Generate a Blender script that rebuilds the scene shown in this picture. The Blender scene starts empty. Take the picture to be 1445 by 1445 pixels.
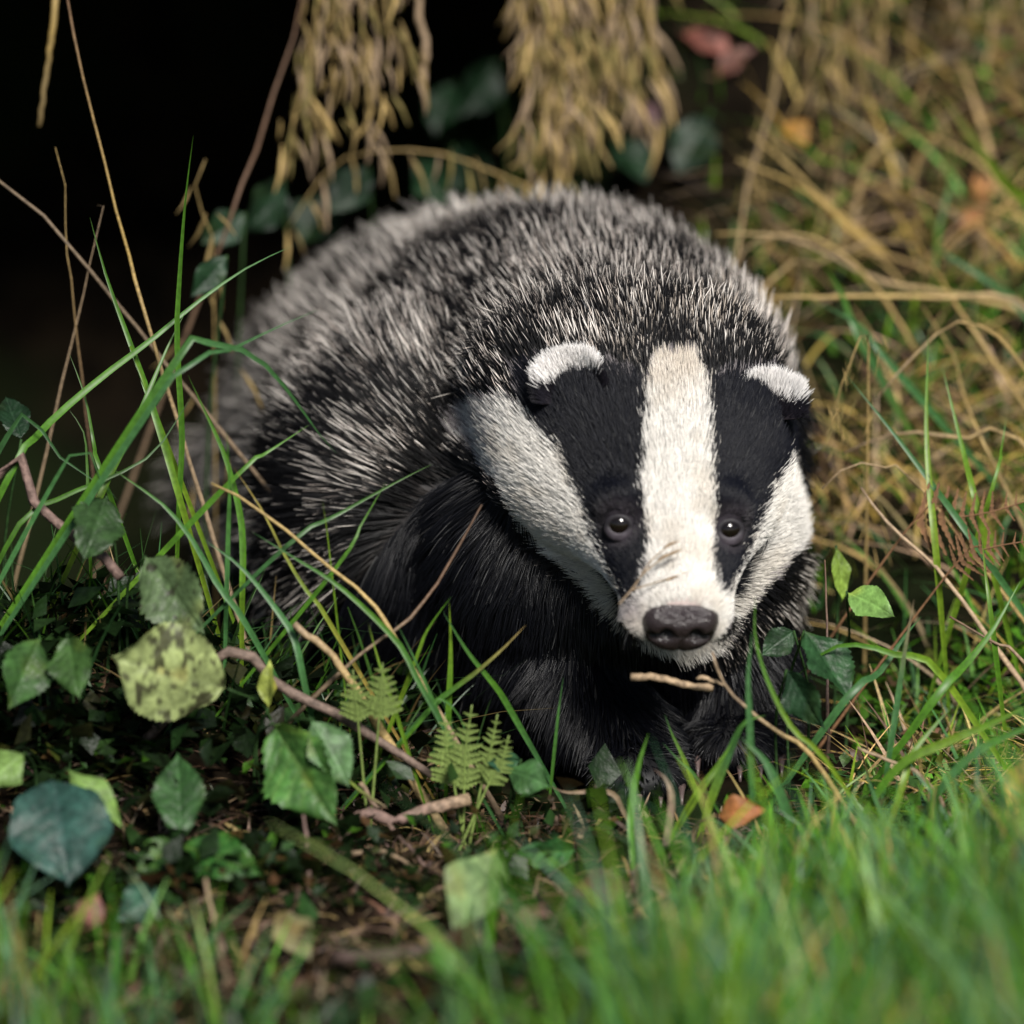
import bpy, bmesh, math, random
import numpy as np
from mathutils import Vector, Matrix
from mathutils.bvhtree import BVHTree
from mathutils.kdtree import KDTree

random.seed(7)
RNG = np.random.default_rng(7)
scene = bpy.context.scene
COL = scene.collection

# ------------------------------------------------------------------ camera, sky, sun, exposure
PITCH = math.radians(15.0)
DIST, FRAME = 4.0, 0.46
TARGET = np.array([0.0, 0.0, 0.13])
FWD = np.array([0.0, math.cos(PITCH), -math.sin(PITCH)])
UPV = np.array([0.0, math.sin(PITCH), math.cos(PITCH)])
CAM = TARGET - DIST * FWD
cam_d = bpy.data.cameras.new('camera')
cam = bpy.data.objects.new('camera', cam_d)
COL.objects.link(cam)
cam.location = CAM
cam.rotation_euler = (math.pi / 2 - PITCH, 0, 0)
cam_d.sensor_width = 36.0
cam_d.lens = 36.0 * DIST / FRAME
cam_d.clip_end = 500.0
cam_d.dof.use_dof = True
cam_d.dof.focus_distance = 4.0
cam_d.dof.aperture_fstop = 4.1
scene.camera = cam

SUN_DIR = Vector((0.24, -0.73, 0.70)).normalized()          # towards the sun
world = bpy.data.worlds.new('World')
scene.world = world
world.use_nodes = True
wn = world.node_tree.nodes
sky = wn.new('ShaderNodeTexSky')
sky.sky_type = 'NISHITA'
sky.sun_disc = False
sky.sun_elevation = math.asin(SUN_DIR.z)
sky.sun_rotation = math.atan2(SUN_DIR.x, SUN_DIR.y)
world.node_tree.links.new(sky.outputs[0], wn['Background'].inputs[0])
wn['Background'].inputs[1].default_value = 0.05
sun_d = bpy.data.lights.new('sun', 'SUN')
sun = bpy.data.objects.new('sun', sun_d)
COL.objects.link(sun)
sun.rotation_euler = SUN_DIR.to_track_quat('Z', 'Y').to_euler()
sun_d.energy = 5.0
sun_d.angle = math.radians(18)
sun_d.color = (1.0, 0.96, 0.90)
vs = scene.view_settings
vs.view_transform = 'Standard'
vs.look = 'None'
vs.exposure = 0.42
vs.gamma = 1.0
vs.use_curve_mapping = False
scene.cycles.use_denoising = True
scene.cycles.max_bounces = 8
scene.cycles.diffuse_bounces = 3
scene.cycles.transmission_bounces = 4
scene.cycles_curves.shape = 'RIBBONS'

# ------------------------------------------------------------------ helpers
K = FRAME / 1445.0 / DIST
def P(px, py, y):
    """point at world depth y seen where the photograph has (px, py)"""
    d = FWD + np.array([1.0, 0, 0]) * (px - 722.5) * K + UPV * (722.5 - py) * K
    return CAM + d * ((y - CAM[1]) / d[1])
def proj(p):
    q = np.asarray(p) - CAM
    w = q @ FWD
    return 722.5 + q[..., 0] / w / K, 722.5 - (q @ UPV) / w / K

def smooth(a, b, x):
    t = np.clip((x - a) / (b - a), 0, 1)
    return t * t * (3 - 2 * t)
def hash3(i, j, k, s):
    h = (i * 374761393 + j * 668265263 + k * 2147483647 + s * 974634533).astype(np.int64) & 0xffffffff
    h = ((h ^ (h >> 13)) * 1274126177) & 0xffffffff
    h = ((h ^ (h >> 16)) * 2246822519) & 0xffffffff
    return ((h ^ (h >> 15)) & 0xffffff) / float(0xffffff)
def vnoise(p, freq, seed=0):
    q = np.asarray(p, float) * freq + 1000.0
    i = np.floor(q).astype(np.int64)
    f = q - i
    f = f * f * (3 - 2 * f)
    r = 0
    for a in (0, 1):
        for b in (0, 1):
            for c in (0, 1):
                w = (f[..., 0] if a else 1 - f[..., 0]) * (f[..., 1] if b else 1 - f[..., 1]) * (f[..., 2] if c else 1 - f[..., 2])
                r = r + w * hash3(i[..., 0] + a, i[..., 1] + b, i[..., 2] + c, seed)
    return r * 2 - 1
def n2(x, y, freq, seed=0):
    x = np.asarray(x, float); y = np.asarray(y, float)
    return vnoise(np.stack([x, y, np.zeros_like(x)], -1), freq, seed)

def ground_base(x, y):
    x = np.asarray(x, float); y = np.asarray(y, float)
    right = smooth(-0.03, 0.17, x - 0.25 * np.clip(0.42 - y, 0, 0.3))
    z = right * 0.48 * np.clip(y - 0.03, 0, 0.62)
    z = z + 0.075 * np.exp(-((x + 0.19) / 0.10) ** 2 - ((y + 0.03) / 0.075) ** 2)
    z = z + 0.02 * np.exp(-((x - 0.2) / 0.15) ** 2 - ((y + 0.25) / 0.15) ** 2)
    z = z - 0.24 * np.exp(-((x + 0.25) / 0.14) ** 2 - ((y - 0.36) / 0.18) ** 2)
    z = z + 0.19 * np.exp(-((x - 0.07) / 0.10) ** 2 - ((y - 0.54) / 0.10) ** 2)
    z = z + smooth(0.62, 1.15, y) * 0.55 + 0.35 * np.clip(y - 1.1, 0, 14)
    return z
def ground(x, y):
    x = np.asarray(x, float); y = np.asarray(y, float)
    near = np.exp(-(x * x + y * y) / 4.0)
    return ground_base(x, y) + (0.006 * n2(x, y, 22, 3) + 0.003 * n2(x, y, 60, 4)) * near + 0.05 * n2(x, y, 0.9, 5) * (1 - near)
def gz(x, y):
    return float(ground(x, y))

def Pg(px, py, y):
    """P, brought forward where that point would lie inside the bank"""
    p = P(px, py, y)
    for _ in range(60):
        if p[2] > gz(p[0], p[1]) + 0.003: break
        y -= 0.008
        p = P(px, py, y)
    return p

def empty(name, loc, label=None, cat=None, group=None):
    o = bpy.data.objects.new(name, None)
    o.empty_display_size = 0.02
    o.location = Vector(loc)
    COL.objects.link(o)
    tag(o, label, cat, group)
    return o
def tag(o, label=None, cat=None, group=None, kind=None):
    if label: o['label'] = label
    if cat: o['category'] = cat
    if group: o['group'] = group
    if kind: o['kind'] = kind
    return o
def mesh_obj(name, verts, faces, mat, parent=None, col=None, smooth_shade=True, origin=None, uv=None):
    """one mesh object; verts are world coordinates, origin becomes the object's location"""
    v = np.asarray(verts, float)
    if parent is not None and origin is None:
        org = np.array(parent.location)
        p2 = parent.parent
        while p2 is not None:
            org = org + np.array(p2.location); p2 = p2.parent
    else:
        org = np.array(origin if origin is not None else (0, 0, 0), float)
    me = bpy.data.meshes.new(name)
    me.from_pydata((v - org).tolist(), [], faces if isinstance(faces, list) else faces.tolist())
    if col is not None:
        set_col(me, col)
    if smooth_shade:
        me.polygons.foreach_set('use_smooth', [True] * len(me.polygons))
    me.update()
    o = bpy.data.objects.new(name, me)
    if mat: me.materials.append(mat)
    COL.objects.link(o)
    if parent is not None:
        o.parent = parent
    else:
        o.location = Vector(org)
    return o
def set_col(me, col):
    c = np.ones((len(me.vertices), 4), np.float32)
    c[:, :3] = np.asarray(col)
    a = me.attributes.new('col', 'FLOAT_COLOR', 'POINT')
    a.data.foreach_set('color', c.ravel())

def spline(pts, n):
    """Catmull-Rom through pts, n samples"""
    p = np.asarray(pts, float)
    if len(p) == 2:
        t = np.linspace(0, 1, n)[:, None]
        return p[0] * (1 - t) + p[1] * t
    e = np.vstack([2 * p[0] - p[1], p, 2 * p[-1] - p[-2]])
    seg = np.linalg.norm(np.diff(p, axis=0), axis=1)
    cum = np.concatenate([[0], np.cumsum(seg)])
    out = []
    for s in np.linspace(0, cum[-1], n):
        i = min(int(np.searchsorted(cum, s, side='right') - 1), len(p) - 2)
        t = (s - cum[i]) / max(seg[i], 1e-9)
        a, b, c, d = e[i], e[i + 1], e[i + 2], e[i + 3]
        out.append(0.5 * (2 * b + (c - a) * t + (2 * a - 5 * b + 4 * c - d) * t ** 2 + (3 * b - a - 3 * c + d) * t ** 3))
    return np.array(out)
def tangents(c):
    t = np.gradient(c, axis=0)
    return t / (np.linalg.norm(t, axis=1)[:, None] + 1e-12)
def unit(v):
    v = np.asarray(v, float)
    return v / (np.linalg.norm(v) + 1e-12)

def tube(c, r, sides=7, ends=True):
    """closed tapered tube along c with radii r"""
    c = np.asarray(c); n = len(c)
    r = np.broadcast_to(np.asarray(r, float), (n,))
    t = tangents(c)
    ref = np.array([0.31, 0.2, 0.93]) if abs(t[0][2]) < 0.8 else np.array([0.9, 0.3, 0.1])
    vs_, fs = [], []
    for i in range(n):
        a = unit(np.cross(t[i], ref)); b = np.cross(t[i], a)
        for k in range(sides):
            an = 2 * math.pi * k / sides
            vs_.append(c[i] + r[i] * (math.cos(an) * a + math.sin(an) * b))
    for i in range(n - 1):
        for k in range(sides):
            k2 = (k + 1) % sides
            fs.append((i * sides + k, i * sides + k2, (i + 1) * sides + k2, (i + 1) * sides + k))
    if ends:
        fs.append(tuple(reversed(range(sides))))
        fs.append(tuple(range((n - 1) * sides, n * sides)))
    return np.array(vs_), fs

# ------------------------------------------------------------------ materials
def new_mat(name):
    m = bpy.data.materials.new(name)
    m.use_nodes = True
    return m, m.node_tree, m.node_tree.nodes['Principled BSDF']
def col_noise(nt, base_socket, scale, lo, hi, detail=4.0, coord='Object'):
    """multiplies a colour by procedural noise between lo and hi"""
    tc = nt.nodes.new('ShaderNodeTexCoord')
    nz = nt.nodes.new('ShaderNodeTexNoise')
    nz.inputs['Scale'].default_value = scale
    nz.inputs['Detail'].default_value = detail
    nt.links.new(tc.outputs[coord], nz.inputs['Vector'])
    mr = nt.nodes.new('ShaderNodeMapRange')
    mr.inputs['From Min'].default_value = 0.3
    mr.inputs['From Max'].default_value = 0.7
    mr.inputs['To Min'].default_value = lo
    mr.inputs['To Max'].default_value = hi
    nt.links.new(nz.outputs[0], mr.inputs['Value'])
    mx = nt.nodes.new('ShaderNodeMix')
    mx.data_type = 'RGBA'; mx.blend_type = 'MULTIPLY'
    mx.inputs[0].default_value = 1.0
    nt.links.new(base_socket, mx.inputs[6])
    nt.links.new(mr.outputs[0], mx.inputs[7])
    return mx.outputs[2], nz
def plant_mat(name, rough=0.45, trans=0.3, scale=300.0, lo=0.7, hi=1.25, bump=0.0, spec=0.4):
    m, nt, b = new_mat(name)
    at = nt.nodes.new('ShaderNodeAttribute'); at.attribute_name = 'col'
    c, nz = col_noise(nt, at.outputs['Color'], scale, lo, hi)
    nt.links.new(c, b.inputs['Base Color'])
    b.inputs['Roughness'].default_value = rough
    b.inputs['Specular IOR Level'].default_value = spec
    if bump:
        bp = nt.nodes.new('ShaderNodeBump')
        bp.inputs['Strength'].default_value = bump
        bp.inputs['Distance'].default_value = 0.001
        nt.links.new(nz.outputs[0], bp.inputs['Height'])
        nt.links.new(bp.outputs[0], b.inputs['Normal'])
    if trans:
        tr = nt.nodes.new('ShaderNodeBsdfTranslucent')
        mx = nt.nodes.new('ShaderNodeMixShader')
        mx.inputs[0].default_value = trans
        nt.links.new(c, tr.inputs['Color'])
        nt.links.new(b.outputs[0], mx.inputs[1])
        nt.links.new(tr.outputs[0], mx.inputs[2])
        nt.links.new(mx.outputs[0], nt.nodes['Material Output'].inputs['Surface'])
    return m
M_BLADE = plant_mat('grass_blade', 0.42, 0.30, 400, 0.75, 1.2)
M_STRAW = plant_mat('dry_straw', 0.6, 0.15, 500, 0.6, 1.3, bump=0.3)
M_TWIG = plant_mat('twig_bark', 0.7, 0.0, 350, 0.5, 1.4, bump=0.8, spec=0.25)
M_LEAF = plant_mat('broad_leaf', 0.46, 0.22, 260, 0.6, 1.3, bump=0.8, spec=0.3)
M_DEAD = plant_mat('dead_leaf', 0.6, 0.15, 200, 0.55, 1.35, bump=0.6)

def soil_mat():
    m, nt, b = new_mat('dark_soil')
    tc = nt.nodes.new('ShaderNodeTexCoord')
    n1 = nt.nodes.new('ShaderNodeTexNoise'); n1.inputs['Scale'].default_value = 35; n1.inputs['Detail'].default_value = 8
    n2_ = nt.nodes.new('ShaderNodeTexNoise'); n2_.inputs['Scale'].default_value = 6; n2_.inputs['Detail'].default_value = 4
    for n in (n1, n2_): nt.links.new(tc.outputs['Object'], n.inputs['Vector'])
    r = nt.nodes.new('ShaderNodeValToRGB')
    e = r.color_ramp.elements
    e[0].position = 0.3; e[0].color = (0.0030, 0.0025, 0.0020, 1)
    e[1].position = 0.75; e[1].color = (0.014, 0.010, 0.006, 1)
    nt.links.new(n1.outputs[0], r.inputs[0])
    r2 = nt.nodes.new('ShaderNodeValToRGB')
    e = r2.color_ramp.elements
    e[0].position = 0.45; e[0].color = (0, 0, 0, 1)
    e[1].position = 0.65; e[1].color = (1, 1, 1, 1)
    nt.links.new(n2_.outputs[0], r2.inputs[0])
    mx = nt.nodes.new('ShaderNodeMix'); mx.data_type = 'RGBA'
    nt.links.new(r2.outputs[0], mx.inputs[0])
    nt.links.new(r.outputs[0], mx.inputs[6])
    mx.inputs[7].default_value = (0.007, 0.012, 0.004, 1)
    nt.links.new(mx.outputs[2], b.inputs['Base Color'])
    b.inputs['Roughness'].default_value = 0.9
    b.inputs['Specular IOR Level'].default_value = 0.02
    bp = nt.nodes.new('ShaderNodeBump'); bp.inputs['Strength'].default_value = 0.8; bp.inputs['Distance'].default_value = 0.006
    nt.links.new(n1.outputs[0], bp.inputs['Height'])
    nt.links.new(bp.outputs[0], b.inputs['Normal'])
    return m
M_SOIL = soil_mat()

# ------------------------------------------------------------------ ground and bank
def grid_axis(lo, hi, flo, fhi, step, grow=1.25):
    a = list(np.arange(flo, fhi + 1e-6, step))
    d = step
    while a[-1] < hi:
        d *= grow; a.append(a[-1] + d)
    d = step
    while a[0] > lo:
        d *= grow; a.insert(0, a[0] - d)
    return np.array(a)
gx = grid_axis(-20, 20, -0.5, 0.5, 0.008)
gy = grid_axis(-20, 20, -0.6, 1.2, 0.009)
X, Y = np.meshgrid(gx, gy)
Z = ground(X, Y)
nx, ny = len(gx), len(gy)
V = np.stack([X.ravel(), Y.ravel(), Z.ravel()], -1)
idx = np.arange(nx * ny).reshape(ny, nx)
F = np.stack([idx[:-1, :-1].ravel(), idx[:-1, 1:].ravel(), idx[1:, 1:].ravel(), idx[1:, :-1].ravel()], -1)
g = mesh_obj('ground', V, F, M_SOIL)
tag(g, 'dark damp soil of the grassy bank under the badger', kind='structure')

def lip_front(x):
    return 0.325 + 0.14 * smooth(-0.02, 0.35, x) - 0.22 * smooth(-0.11, -0.32, x) + 0.02 * n2(x, x * 0, 9, 8)
def lip_under(x, y):
    return 0.335 + 0.05 * smooth(0.1, 0.5, x) + 0.018 * n2(x, y, 12, 9)
lx = np.linspace(-1.6, 1.6, 130)
vs_, fs = [], []
prof = 14
for i, x in enumerate(lx):
    f = float(lip_front(x))
    for k in range(prof):
        if k < 7:                         # underside, back to front
            y = 1.35 - (1.35 - f) * k / 6.0
            z = float(lip_under(x, y)) + 0.05 * (k == 6)
        else:                             # nose of the lip and its top, front to back
            t = (k - 6) / 7.0
            y = f + (1.35 - f) * t ** 1.6 - 0.03 * math.sin(math.pi * min(1, t * 2.5))
            z = float(lip_under(x, y)) + 0.05 + 0.30 * t ** 0.6 + 0.02 * float(n2(x, y, 14, 6))
        vs_.append((x, y, z))
for i in range(len(lx) - 1):
    for k in range(prof - 1):
        a = i * prof + k
        fs.append((a, a + 1, a + prof + 1, a + prof))
lip = mesh_obj('bank_shade_lip', vs_, fs, M_SOIL)  # out-of-view lip, added to keep light out of the hollow
tag(lip, 'unseen earth lip added over the dark hollow to shade it', kind='structure')
# ------------------------------------------------------------------ the badger
def polymask(px, py, poly):
    poly = np.asarray(poly, float)
    ins = np.zeros(px.shape, bool)
    j = len(poly) - 1
    for i in range(len(poly)):
        xi, yi = poly[i]; xj, yj = poly[j]
        if yi != yj:
            c = ((yi > py) != (yj > py)) & (px < (xj - xi) * (py - yi) / (yj - yi) + xi)
            ins ^= c
        j = i
    return ins

NOSE = P(960, 884, -0.088)
TH, YAW, ROLL = math.radians(30), math.radians(5), math.radians(-2.5)
AX = np.array([-math.sin(YAW) * math.cos(TH), math.cos(YAW) * math.cos(TH), math.sin(TH)])   # nose -> nape
SX = unit(np.cross(AX, [0, 0, 1.0]))
SX = unit(SX + math.tan(ROLL) * np.array([0, 0, 1.0]))
NX = unit(np.cross(SX, AX))
def H(x, s, n):
    return NOSE + SX * x + AX * s + NX * n

def ellipsoid(bm, c, r, rot=None, seg=24):
    m = Matrix.Translation(Vector(c)) @ (rot.to_4x4() if rot else Matrix.Identity(4)) @ Matrix.Diagonal((*r, 1))
    bmesh.ops.create_uvsphere(bm, u_segments=seg, v_segments=seg // 2, radius=1.0, matrix=m)
def limb(bm, a, b, ra, rb, n=9):
    a = np.array(a); b = np.array(b)
    for t in np.linspace(0, 1, n):
        r = ra * (1 - t) + rb * t
        ellipsoid(bm, a * (1 - t) + b * t, (r, r, r), seg=20)
def loft(bm, sections, k=28, ex=2.3):
    rings = []
    for (s, w, top, bot, xo) in sections:
        ring = []
        zc = -0.011 * float(smooth(0.05, 0.10, s))          # the cheeks are widest a little below the axis
        for i in range(k):
            a = 2 * math.pi * i / k
            ca, sa = math.cos(a), math.sin(a)
            cx = abs(ca) ** (2 / ex) * (1 if ca >= 0 else -1)
            sy = abs(sa) ** (2 / ex) * (1 if sa >= 0 else -1)
            ring.append(bm.verts.new(H(w * cx + xo, s, zc + ((top - zc) if sy >= 0 else (zc - bot)) * sy)))
        rings.append(ring)
    for a, b in zip(rings[:-1], rings[1:]):
        for i in range(k):
            bm.faces.new((a[i], a[(i + 1) % k], b[(i + 1) % k], b[i]))
    bm.faces.new(list(reversed(rings[0]))); bm.faces.new(rings[-1])

bm = bmesh.new()
#            s      w      top    bottom  x-offset
HEAD = [(0.000, 0.0150, 0.010, -0.0115, 0), (0.004, 0.0200, 0.0135, -0.0130, 0), (0.012, 0.0236, 0.0165, -0.0142, 0),
        (0.025, 0.0262, 0.0195, -0.0150, 0), (0.040, 0.0315, 0.0240, -0.0175, 0), (0.055, 0.0395, 0.0300, -0.0235, -0.001),
        (0.075, 0.0520, 0.0370, -0.0350, -0.003), (0.095, 0.0615, 0.0420, -0.0470, -0.005), (0.115, 0.0650, 0.0440, -0.0570, -0.006),
        (0.140, 0.0650, 0.0430, -0.0640, -0.008), (0.165, 0.0640, 0.0400, -0.0660, -0.010)]
loft(bm, HEAD)
# trunk
SPINE = [((0.058, 0.060, 0.138), 0.060), ((0.047, 0.110, 0.133), 0.080), ((0.025, 0.170, 0.117), 0.097),
         ((-0.006, 0.230, 0.099), 0.099), ((-0.030, 0.290, 0.080), 0.093), ((-0.044, 0.340, 0.069), 0.081), ((-0.050, 0.385, 0.062), 0.064), ((-0.05, 0.42, 0.055), 0.045)]
for (a, ra), (b, rb) in zip(SPINE[:-1], SPINE[1:]):
    limb(bm, a, b, ra, rb, 7)
# chest, shoulders, legs
ellipsoid(bm, (0.045, 0.075, 0.095), (0.085, 0.085, 0.078))
ellipsoid(bm, (-0.030, 0.130, 0.095), (0.075, 0.080, 0.085))
ellipsoid(bm, (0.070, 0.125, 0.095), (0.045, 0.070, 0.078))
limb(bm, (-0.010, 0.095, 0.085), (0.030, 0.020, 0.045), 0.052, 0.030)
limb(bm, (0.030, 0.020, 0.045), (0.052, -0.008, 0.018), 0.030, 0.021)
ellipsoid(bm, (0.057, -0.022, 0.015), (0.025, 0.030, 0.014))
limb(bm, (0.085, 0.110, 0.080), (0.098, 0.055, 0.05), 0.040, 0.027)
limb(bm, (0.098, 0.055, 0.05), (0.102, 0.038, 0.022), 0.027, 0.021)
ellipsoid(bm, (0.103, 0.022, 0.016), (0.024, 0.030, 0.014))
ellipsoid(bm, (-0.080, 0.290, 0.062), (0.048, 0.075, 0.062))
ellipsoid(bm, (0.015, 0.310, 0.062), (0.055, 0.070, 0.062))
for sx in (-1, 1):
    limb(bm, (-0.03 + sx * 0.075, 0.33, 0.045), (-0.025 + sx * 0.085, 0.285, 0.016), 0.04, 0.02, 5)
    ellipsoid(bm, (-0.025 + sx * 0.085, 0.265, 0.015), (0.022, 0.04, 0.013))
limb(bm, (-0.05, 0.45, 0.07), (-0.06, 0.53, 0.045), 0.03, 0.012, 6)
# brows above the eyes
for sx in (-1, 1):
    ellipsoid(bm, H(sx * 0.0235, 0.052, 0.0215), (0.012, 0.012, 0.010), seg=16)
    ellipsoid(bm, H(sx * 0.0140, 0.010, -0.0065), (0.0120, 0.012, 0.0085), seg=16)   # whisker pads
me = bpy.data.meshes.new('tmp'); bm.to_mesh(me); bm.free()
tmp = bpy.data.objects.new('tmp', me); COL.objects.link(tmp)
md = tmp.modifiers.new('r', 'REMESH'); md.mode = 'VOXEL'; md.voxel_size = 0.0032
md = tmp.modifiers.new('s', 'SMOOTH'); md.factor = 0.5; md.iterations = 10
dg = bpy.context.evaluated_depsgraph_get()
body_me = bpy.data.meshes.new_from_object(tmp.evaluated_get(dg), depsgraph=dg)
bpy.data.objects.remove(tmp)
nv = len(body_me.vertices)
BV = np.empty(nv * 3); body_me.vertices.foreach_get('co', BV); BV = BV.reshape(-1, 3)

def cast(tree, px, py):
    d = Vector(FWD + np.array([1.0, 0, 0]) * (px - 722.5) * K + UPV * (722.5 - py) * K).normalized()
    h = tree.ray_cast(Vector(CAM), d)
    return (np.array(h[0]), np.array(h[1])) if h[0] is not None else (None, None)
body_me.calc_loop_triangles()
tri = np.empty(len(body_me.loop_triangles) * 3, np.int32); body_me.loop_triangles.foreach_get('vertices', tri); tri = tri.reshape(-1, 3)
tree = BVHTree.FromPolygons(BV.tolist(), tri.tolist())
EYES = []
for (ex_, ey_) in ((873, 743), (1031, 749)):
    c, n = cast(tree, ex_, ey_)
    EYES.append((c, n))
# eye sockets: press the surface in around each eye
for c, n in EYES:
    d = np.linalg.norm(BV - c, axis=1)
    BV -= n * (0.0035 * np.exp(-(d / 0.0085) ** 2))[:, None]
body_me.vertices.foreach_set('co', BV.ravel())
body_me.update()
VN = np.empty(nv * 3); body_me.vertices.foreach_get('normal', VN); VN = VN.reshape(-1, 3)

# coat markings, as outlines on the head
W_MID = [(926, 515), (988, 513), (998, 560), (1002, 650), (1010, 740), (1003, 790), (1012, 832), (1034, 848), (1031, 874), (1005, 912), (960, 924), (912, 903), (874, 874),
         (868, 858), (896, 848), (915, 805), (917, 760), (908, 700), (912, 620), (914, 560)]
W_LEFT = [(665, 585), (728, 570), (765, 612), (797, 645), (830, 720), (850, 780), (876, 838), (872, 872), (840, 838), (800, 797), (760, 757), (722, 695), (685, 650), (640, 625), (630, 590)]
W_RIGHT = [(1150, 612), (1175, 640), (1165, 700), (1122, 765), (1078, 812), (1044, 846), (1028, 870), (1027, 848), (1050, 790), (1066, 740), (1092, 678), (1122, 640)]
B_LEFT = [(735, 535), (790, 520), (860, 528), (918, 548), (918, 700), (920, 770), (900, 860), (866, 862), (845, 790), (815, 710), (780, 640), (745, 595)]
B_RIGHT = [(996, 545), (1060, 535), (1165, 540), (1165, 610), (1125, 645), (1092, 690), (1066, 745), (1050, 795), (1030, 860), (1008, 840), (1000, 790), (1006, 740), (1000, 650)]
B_CHEST = [(665, 662), (612, 690), (562, 745), (508, 815), (465, 870), (440, 920), (420, 1250), (1150, 1250), (1170, 900), (1085, 850), (1010, 930), (880, 880), (760, 765), (700, 680)]
GREY, BLACK, WHITE = 0, 1, 2
def classify(p, nrm, jit=0.0):
    px, py = proj(p)
    if jit:
        j = jit * (1 + 3.5 * smooth(740, 660, px) * smooth(720, 600, py))
        px = px + RNG.normal(0, 1, px.shape) * j; py = py + RNG.normal(0, 1.3, py.shape) * j
    z = np.zeros(px.shape, int)
    depth = p[..., 1]
    chest = polymask(px, py, B_CHEST) | ((depth > 0.02) & (p[..., 2] < 0.055 + RNG.normal(0, 0.01, px.shape) * (jit > 0)))
    under = nrm[..., 2] < -0.45
    z[chest | under] = BLACK
    head = (depth < 0.13) & ((nrm @ -FWD) > -0.25)
    z[head & (polymask(px, py, B_LEFT) | polymask(px, py, B_RIGHT))] = BLACK
    white_l = polymask(px, py, W_LEFT)
    if jit:
        white_l &= RNG.random(px.shape) > 0.85 * smooth(735, 645, px)
    z[head & (polymask(px, py, W_MID) | white_l | polymask(px, py, W_RIGHT))] = WHITE
    return z
zone_v = classify(BV, VN)
skin = np.array([[0.030, 0.027, 0.027], [0.006, 0.006, 0.007], [0.36, 0.29, 0.27]])[zone_v]
eye_d = np.min([np.linalg.norm(BV - c, axis=1) for c, n in EYES], axis=0)
k = np.exp(-(eye_d / 0.0115) ** 4)[:, None]
skin = skin * (1 - k) + np.array([0.034, 0.028, 0.036]) * k
set_col(body_me, skin)
body_me.polygons.foreach_set('use_smooth', [True] * len(body_me.polygons))
def hide_mat(name, rough, spec, bump):
    m, nt, b = new_mat(name)
    at = nt.nodes.new('ShaderNodeAttribute'); at.attribute_name = 'col'
    c, nz = col_noise(nt, at.outputs['Color'], 400, 0.7, 1.2)
    nt.links.new(c, b.inputs['Base Color'])
    b.inputs['Roughness'].default_value = rough
    b.inputs['Specular IOR Level'].default_value = spec
    bp = nt.nodes.new('ShaderNodeBump'); bp.inputs['Strength'].default_value = bump; bp.inputs['Distance'].default_value = 0.0005
    nt.links.new(nz.outputs[0], bp.inputs['Height']); nt.links.new(bp.outputs[0], b.inputs['Normal'])
    return m
M_SKIN = hide_mat('badger_skin', 0.6, 0.3, 0.4)
badger = empty('badger', (0.03, 0.1, 0.0), 'badger with black and white striped face and grizzled grey coat, facing out of the hollow', 'badger')
BORG = np.array(badger.location)
BVl = BV - BORG
body_me.vertices.foreach_set('co', BVl.ravel()); body_me.update()
body_me.name = 'body'
body_me.materials.clear(); body_me.materials.append(M_SKIN)
body = bpy.data.objects.new('body', body_me); COL.objects.link(body); body.parent = badger

# ---- fur
def fur_mat(name, rough, spec):
    m, nt, b = new_mat(name)
    at = nt.nodes.new('ShaderNodeAttribute'); at.attribute_name = 'col'
    nt.links.new(at.outputs['Color'], b.inputs['Base Color'])
    b.inputs['Roughness'].default_value = rough
    b.inputs['Specular IOR Level'].default_value = spec
    return m
M_FUR = fur_mat('badger_fur', 0.45, 0.22)
M_FUR_BLACK = fur_mat('badger_black_fur', 0.34, 0.26)
def curves_obj(name, pts, rad, col, mat, parent):
    """pts (n,k,3) world, rad (n,k), col (n,k,3)"""
    n, k_, _ = pts.shape
    c = bpy.data.hair_curves.new(name)
    c.add_curves([k_] * n)
    org = BORG
    c.position_data.foreach_set('vector', (pts - org).astype(np.float32).ravel())
    a = c.attributes.get('radius') or c.attributes.new('radius', 'FLOAT', 'POINT')
    a.data.foreach_set('value', rad.astype(np.float32).ravel())
    cc = np.ones((n * k_, 4), np.float32); cc[:, :3] = col.reshape(-1, 3)
    a = c.attributes.new('col', 'FLOAT_COLOR', 'POINT')
    a.data.foreach_set('color', cc.ravel())
    c.materials.append(mat)
    o = bpy.data.objects.new(name, c); COL.objects.link(o); o.parent = parent
    return o

def grow(root, nrm, flow, length, lift, clump=0.4, cell=0.010, curl=0.0, wob=0.25, k_=6, droop=0.0):
    """strands from roots: start off the skin at `lift`, bend along flow, gather into clumps"""
    n = len(root)
    flow = flow + wob * RNG.normal(0, 0.5, (n, 3))
    flow = flow - nrm * np.sum(flow * nrm, 1)[:, None]
    flow /= np.linalg.norm(flow, axis=1)[:, None] + 1e-9
    d0 = flow * np.cos(lift * 1.35)[:, None] + nrm * np.sin(lift * 1.35)[:, None]
    d1 = flow * np.cos(lift * 0.7)[:, None] + nrm * np.sin(lift * 0.7)[:, None]
    d1[:, 2] -= droop
    t = np.linspace(0, 1, k_)
    pts = root[:, None, :] + length[:, None, None] * (d0[:, None, :] * (t - t * t / 2)[None, :, None] + d1[:, None, :] * (t * t / 2)[None, :, None])
    if clump > 0:
        m = max(8, int(n * clump_ratio))
        ids = RNG.choice(n, m, replace=False)
        kd = KDTree(m)
        for q, i in enumerate(ids): kd.insert(root[i], q)
        kd.balance()
        own = np.array([ids[kd.find(r)[1]] for r in root])
        off = pts[own] - pts
        near = (np.linalg.norm(root[own] - root, axis=1) < cell)
        amt = clump * near * RNG.uniform(0.4, 1.0, n)
        pts = pts + off * (amt[:, None] * (t ** 1.6)[None, :])[..., None]
    return pts
clump_ratio = 0.04

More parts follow.
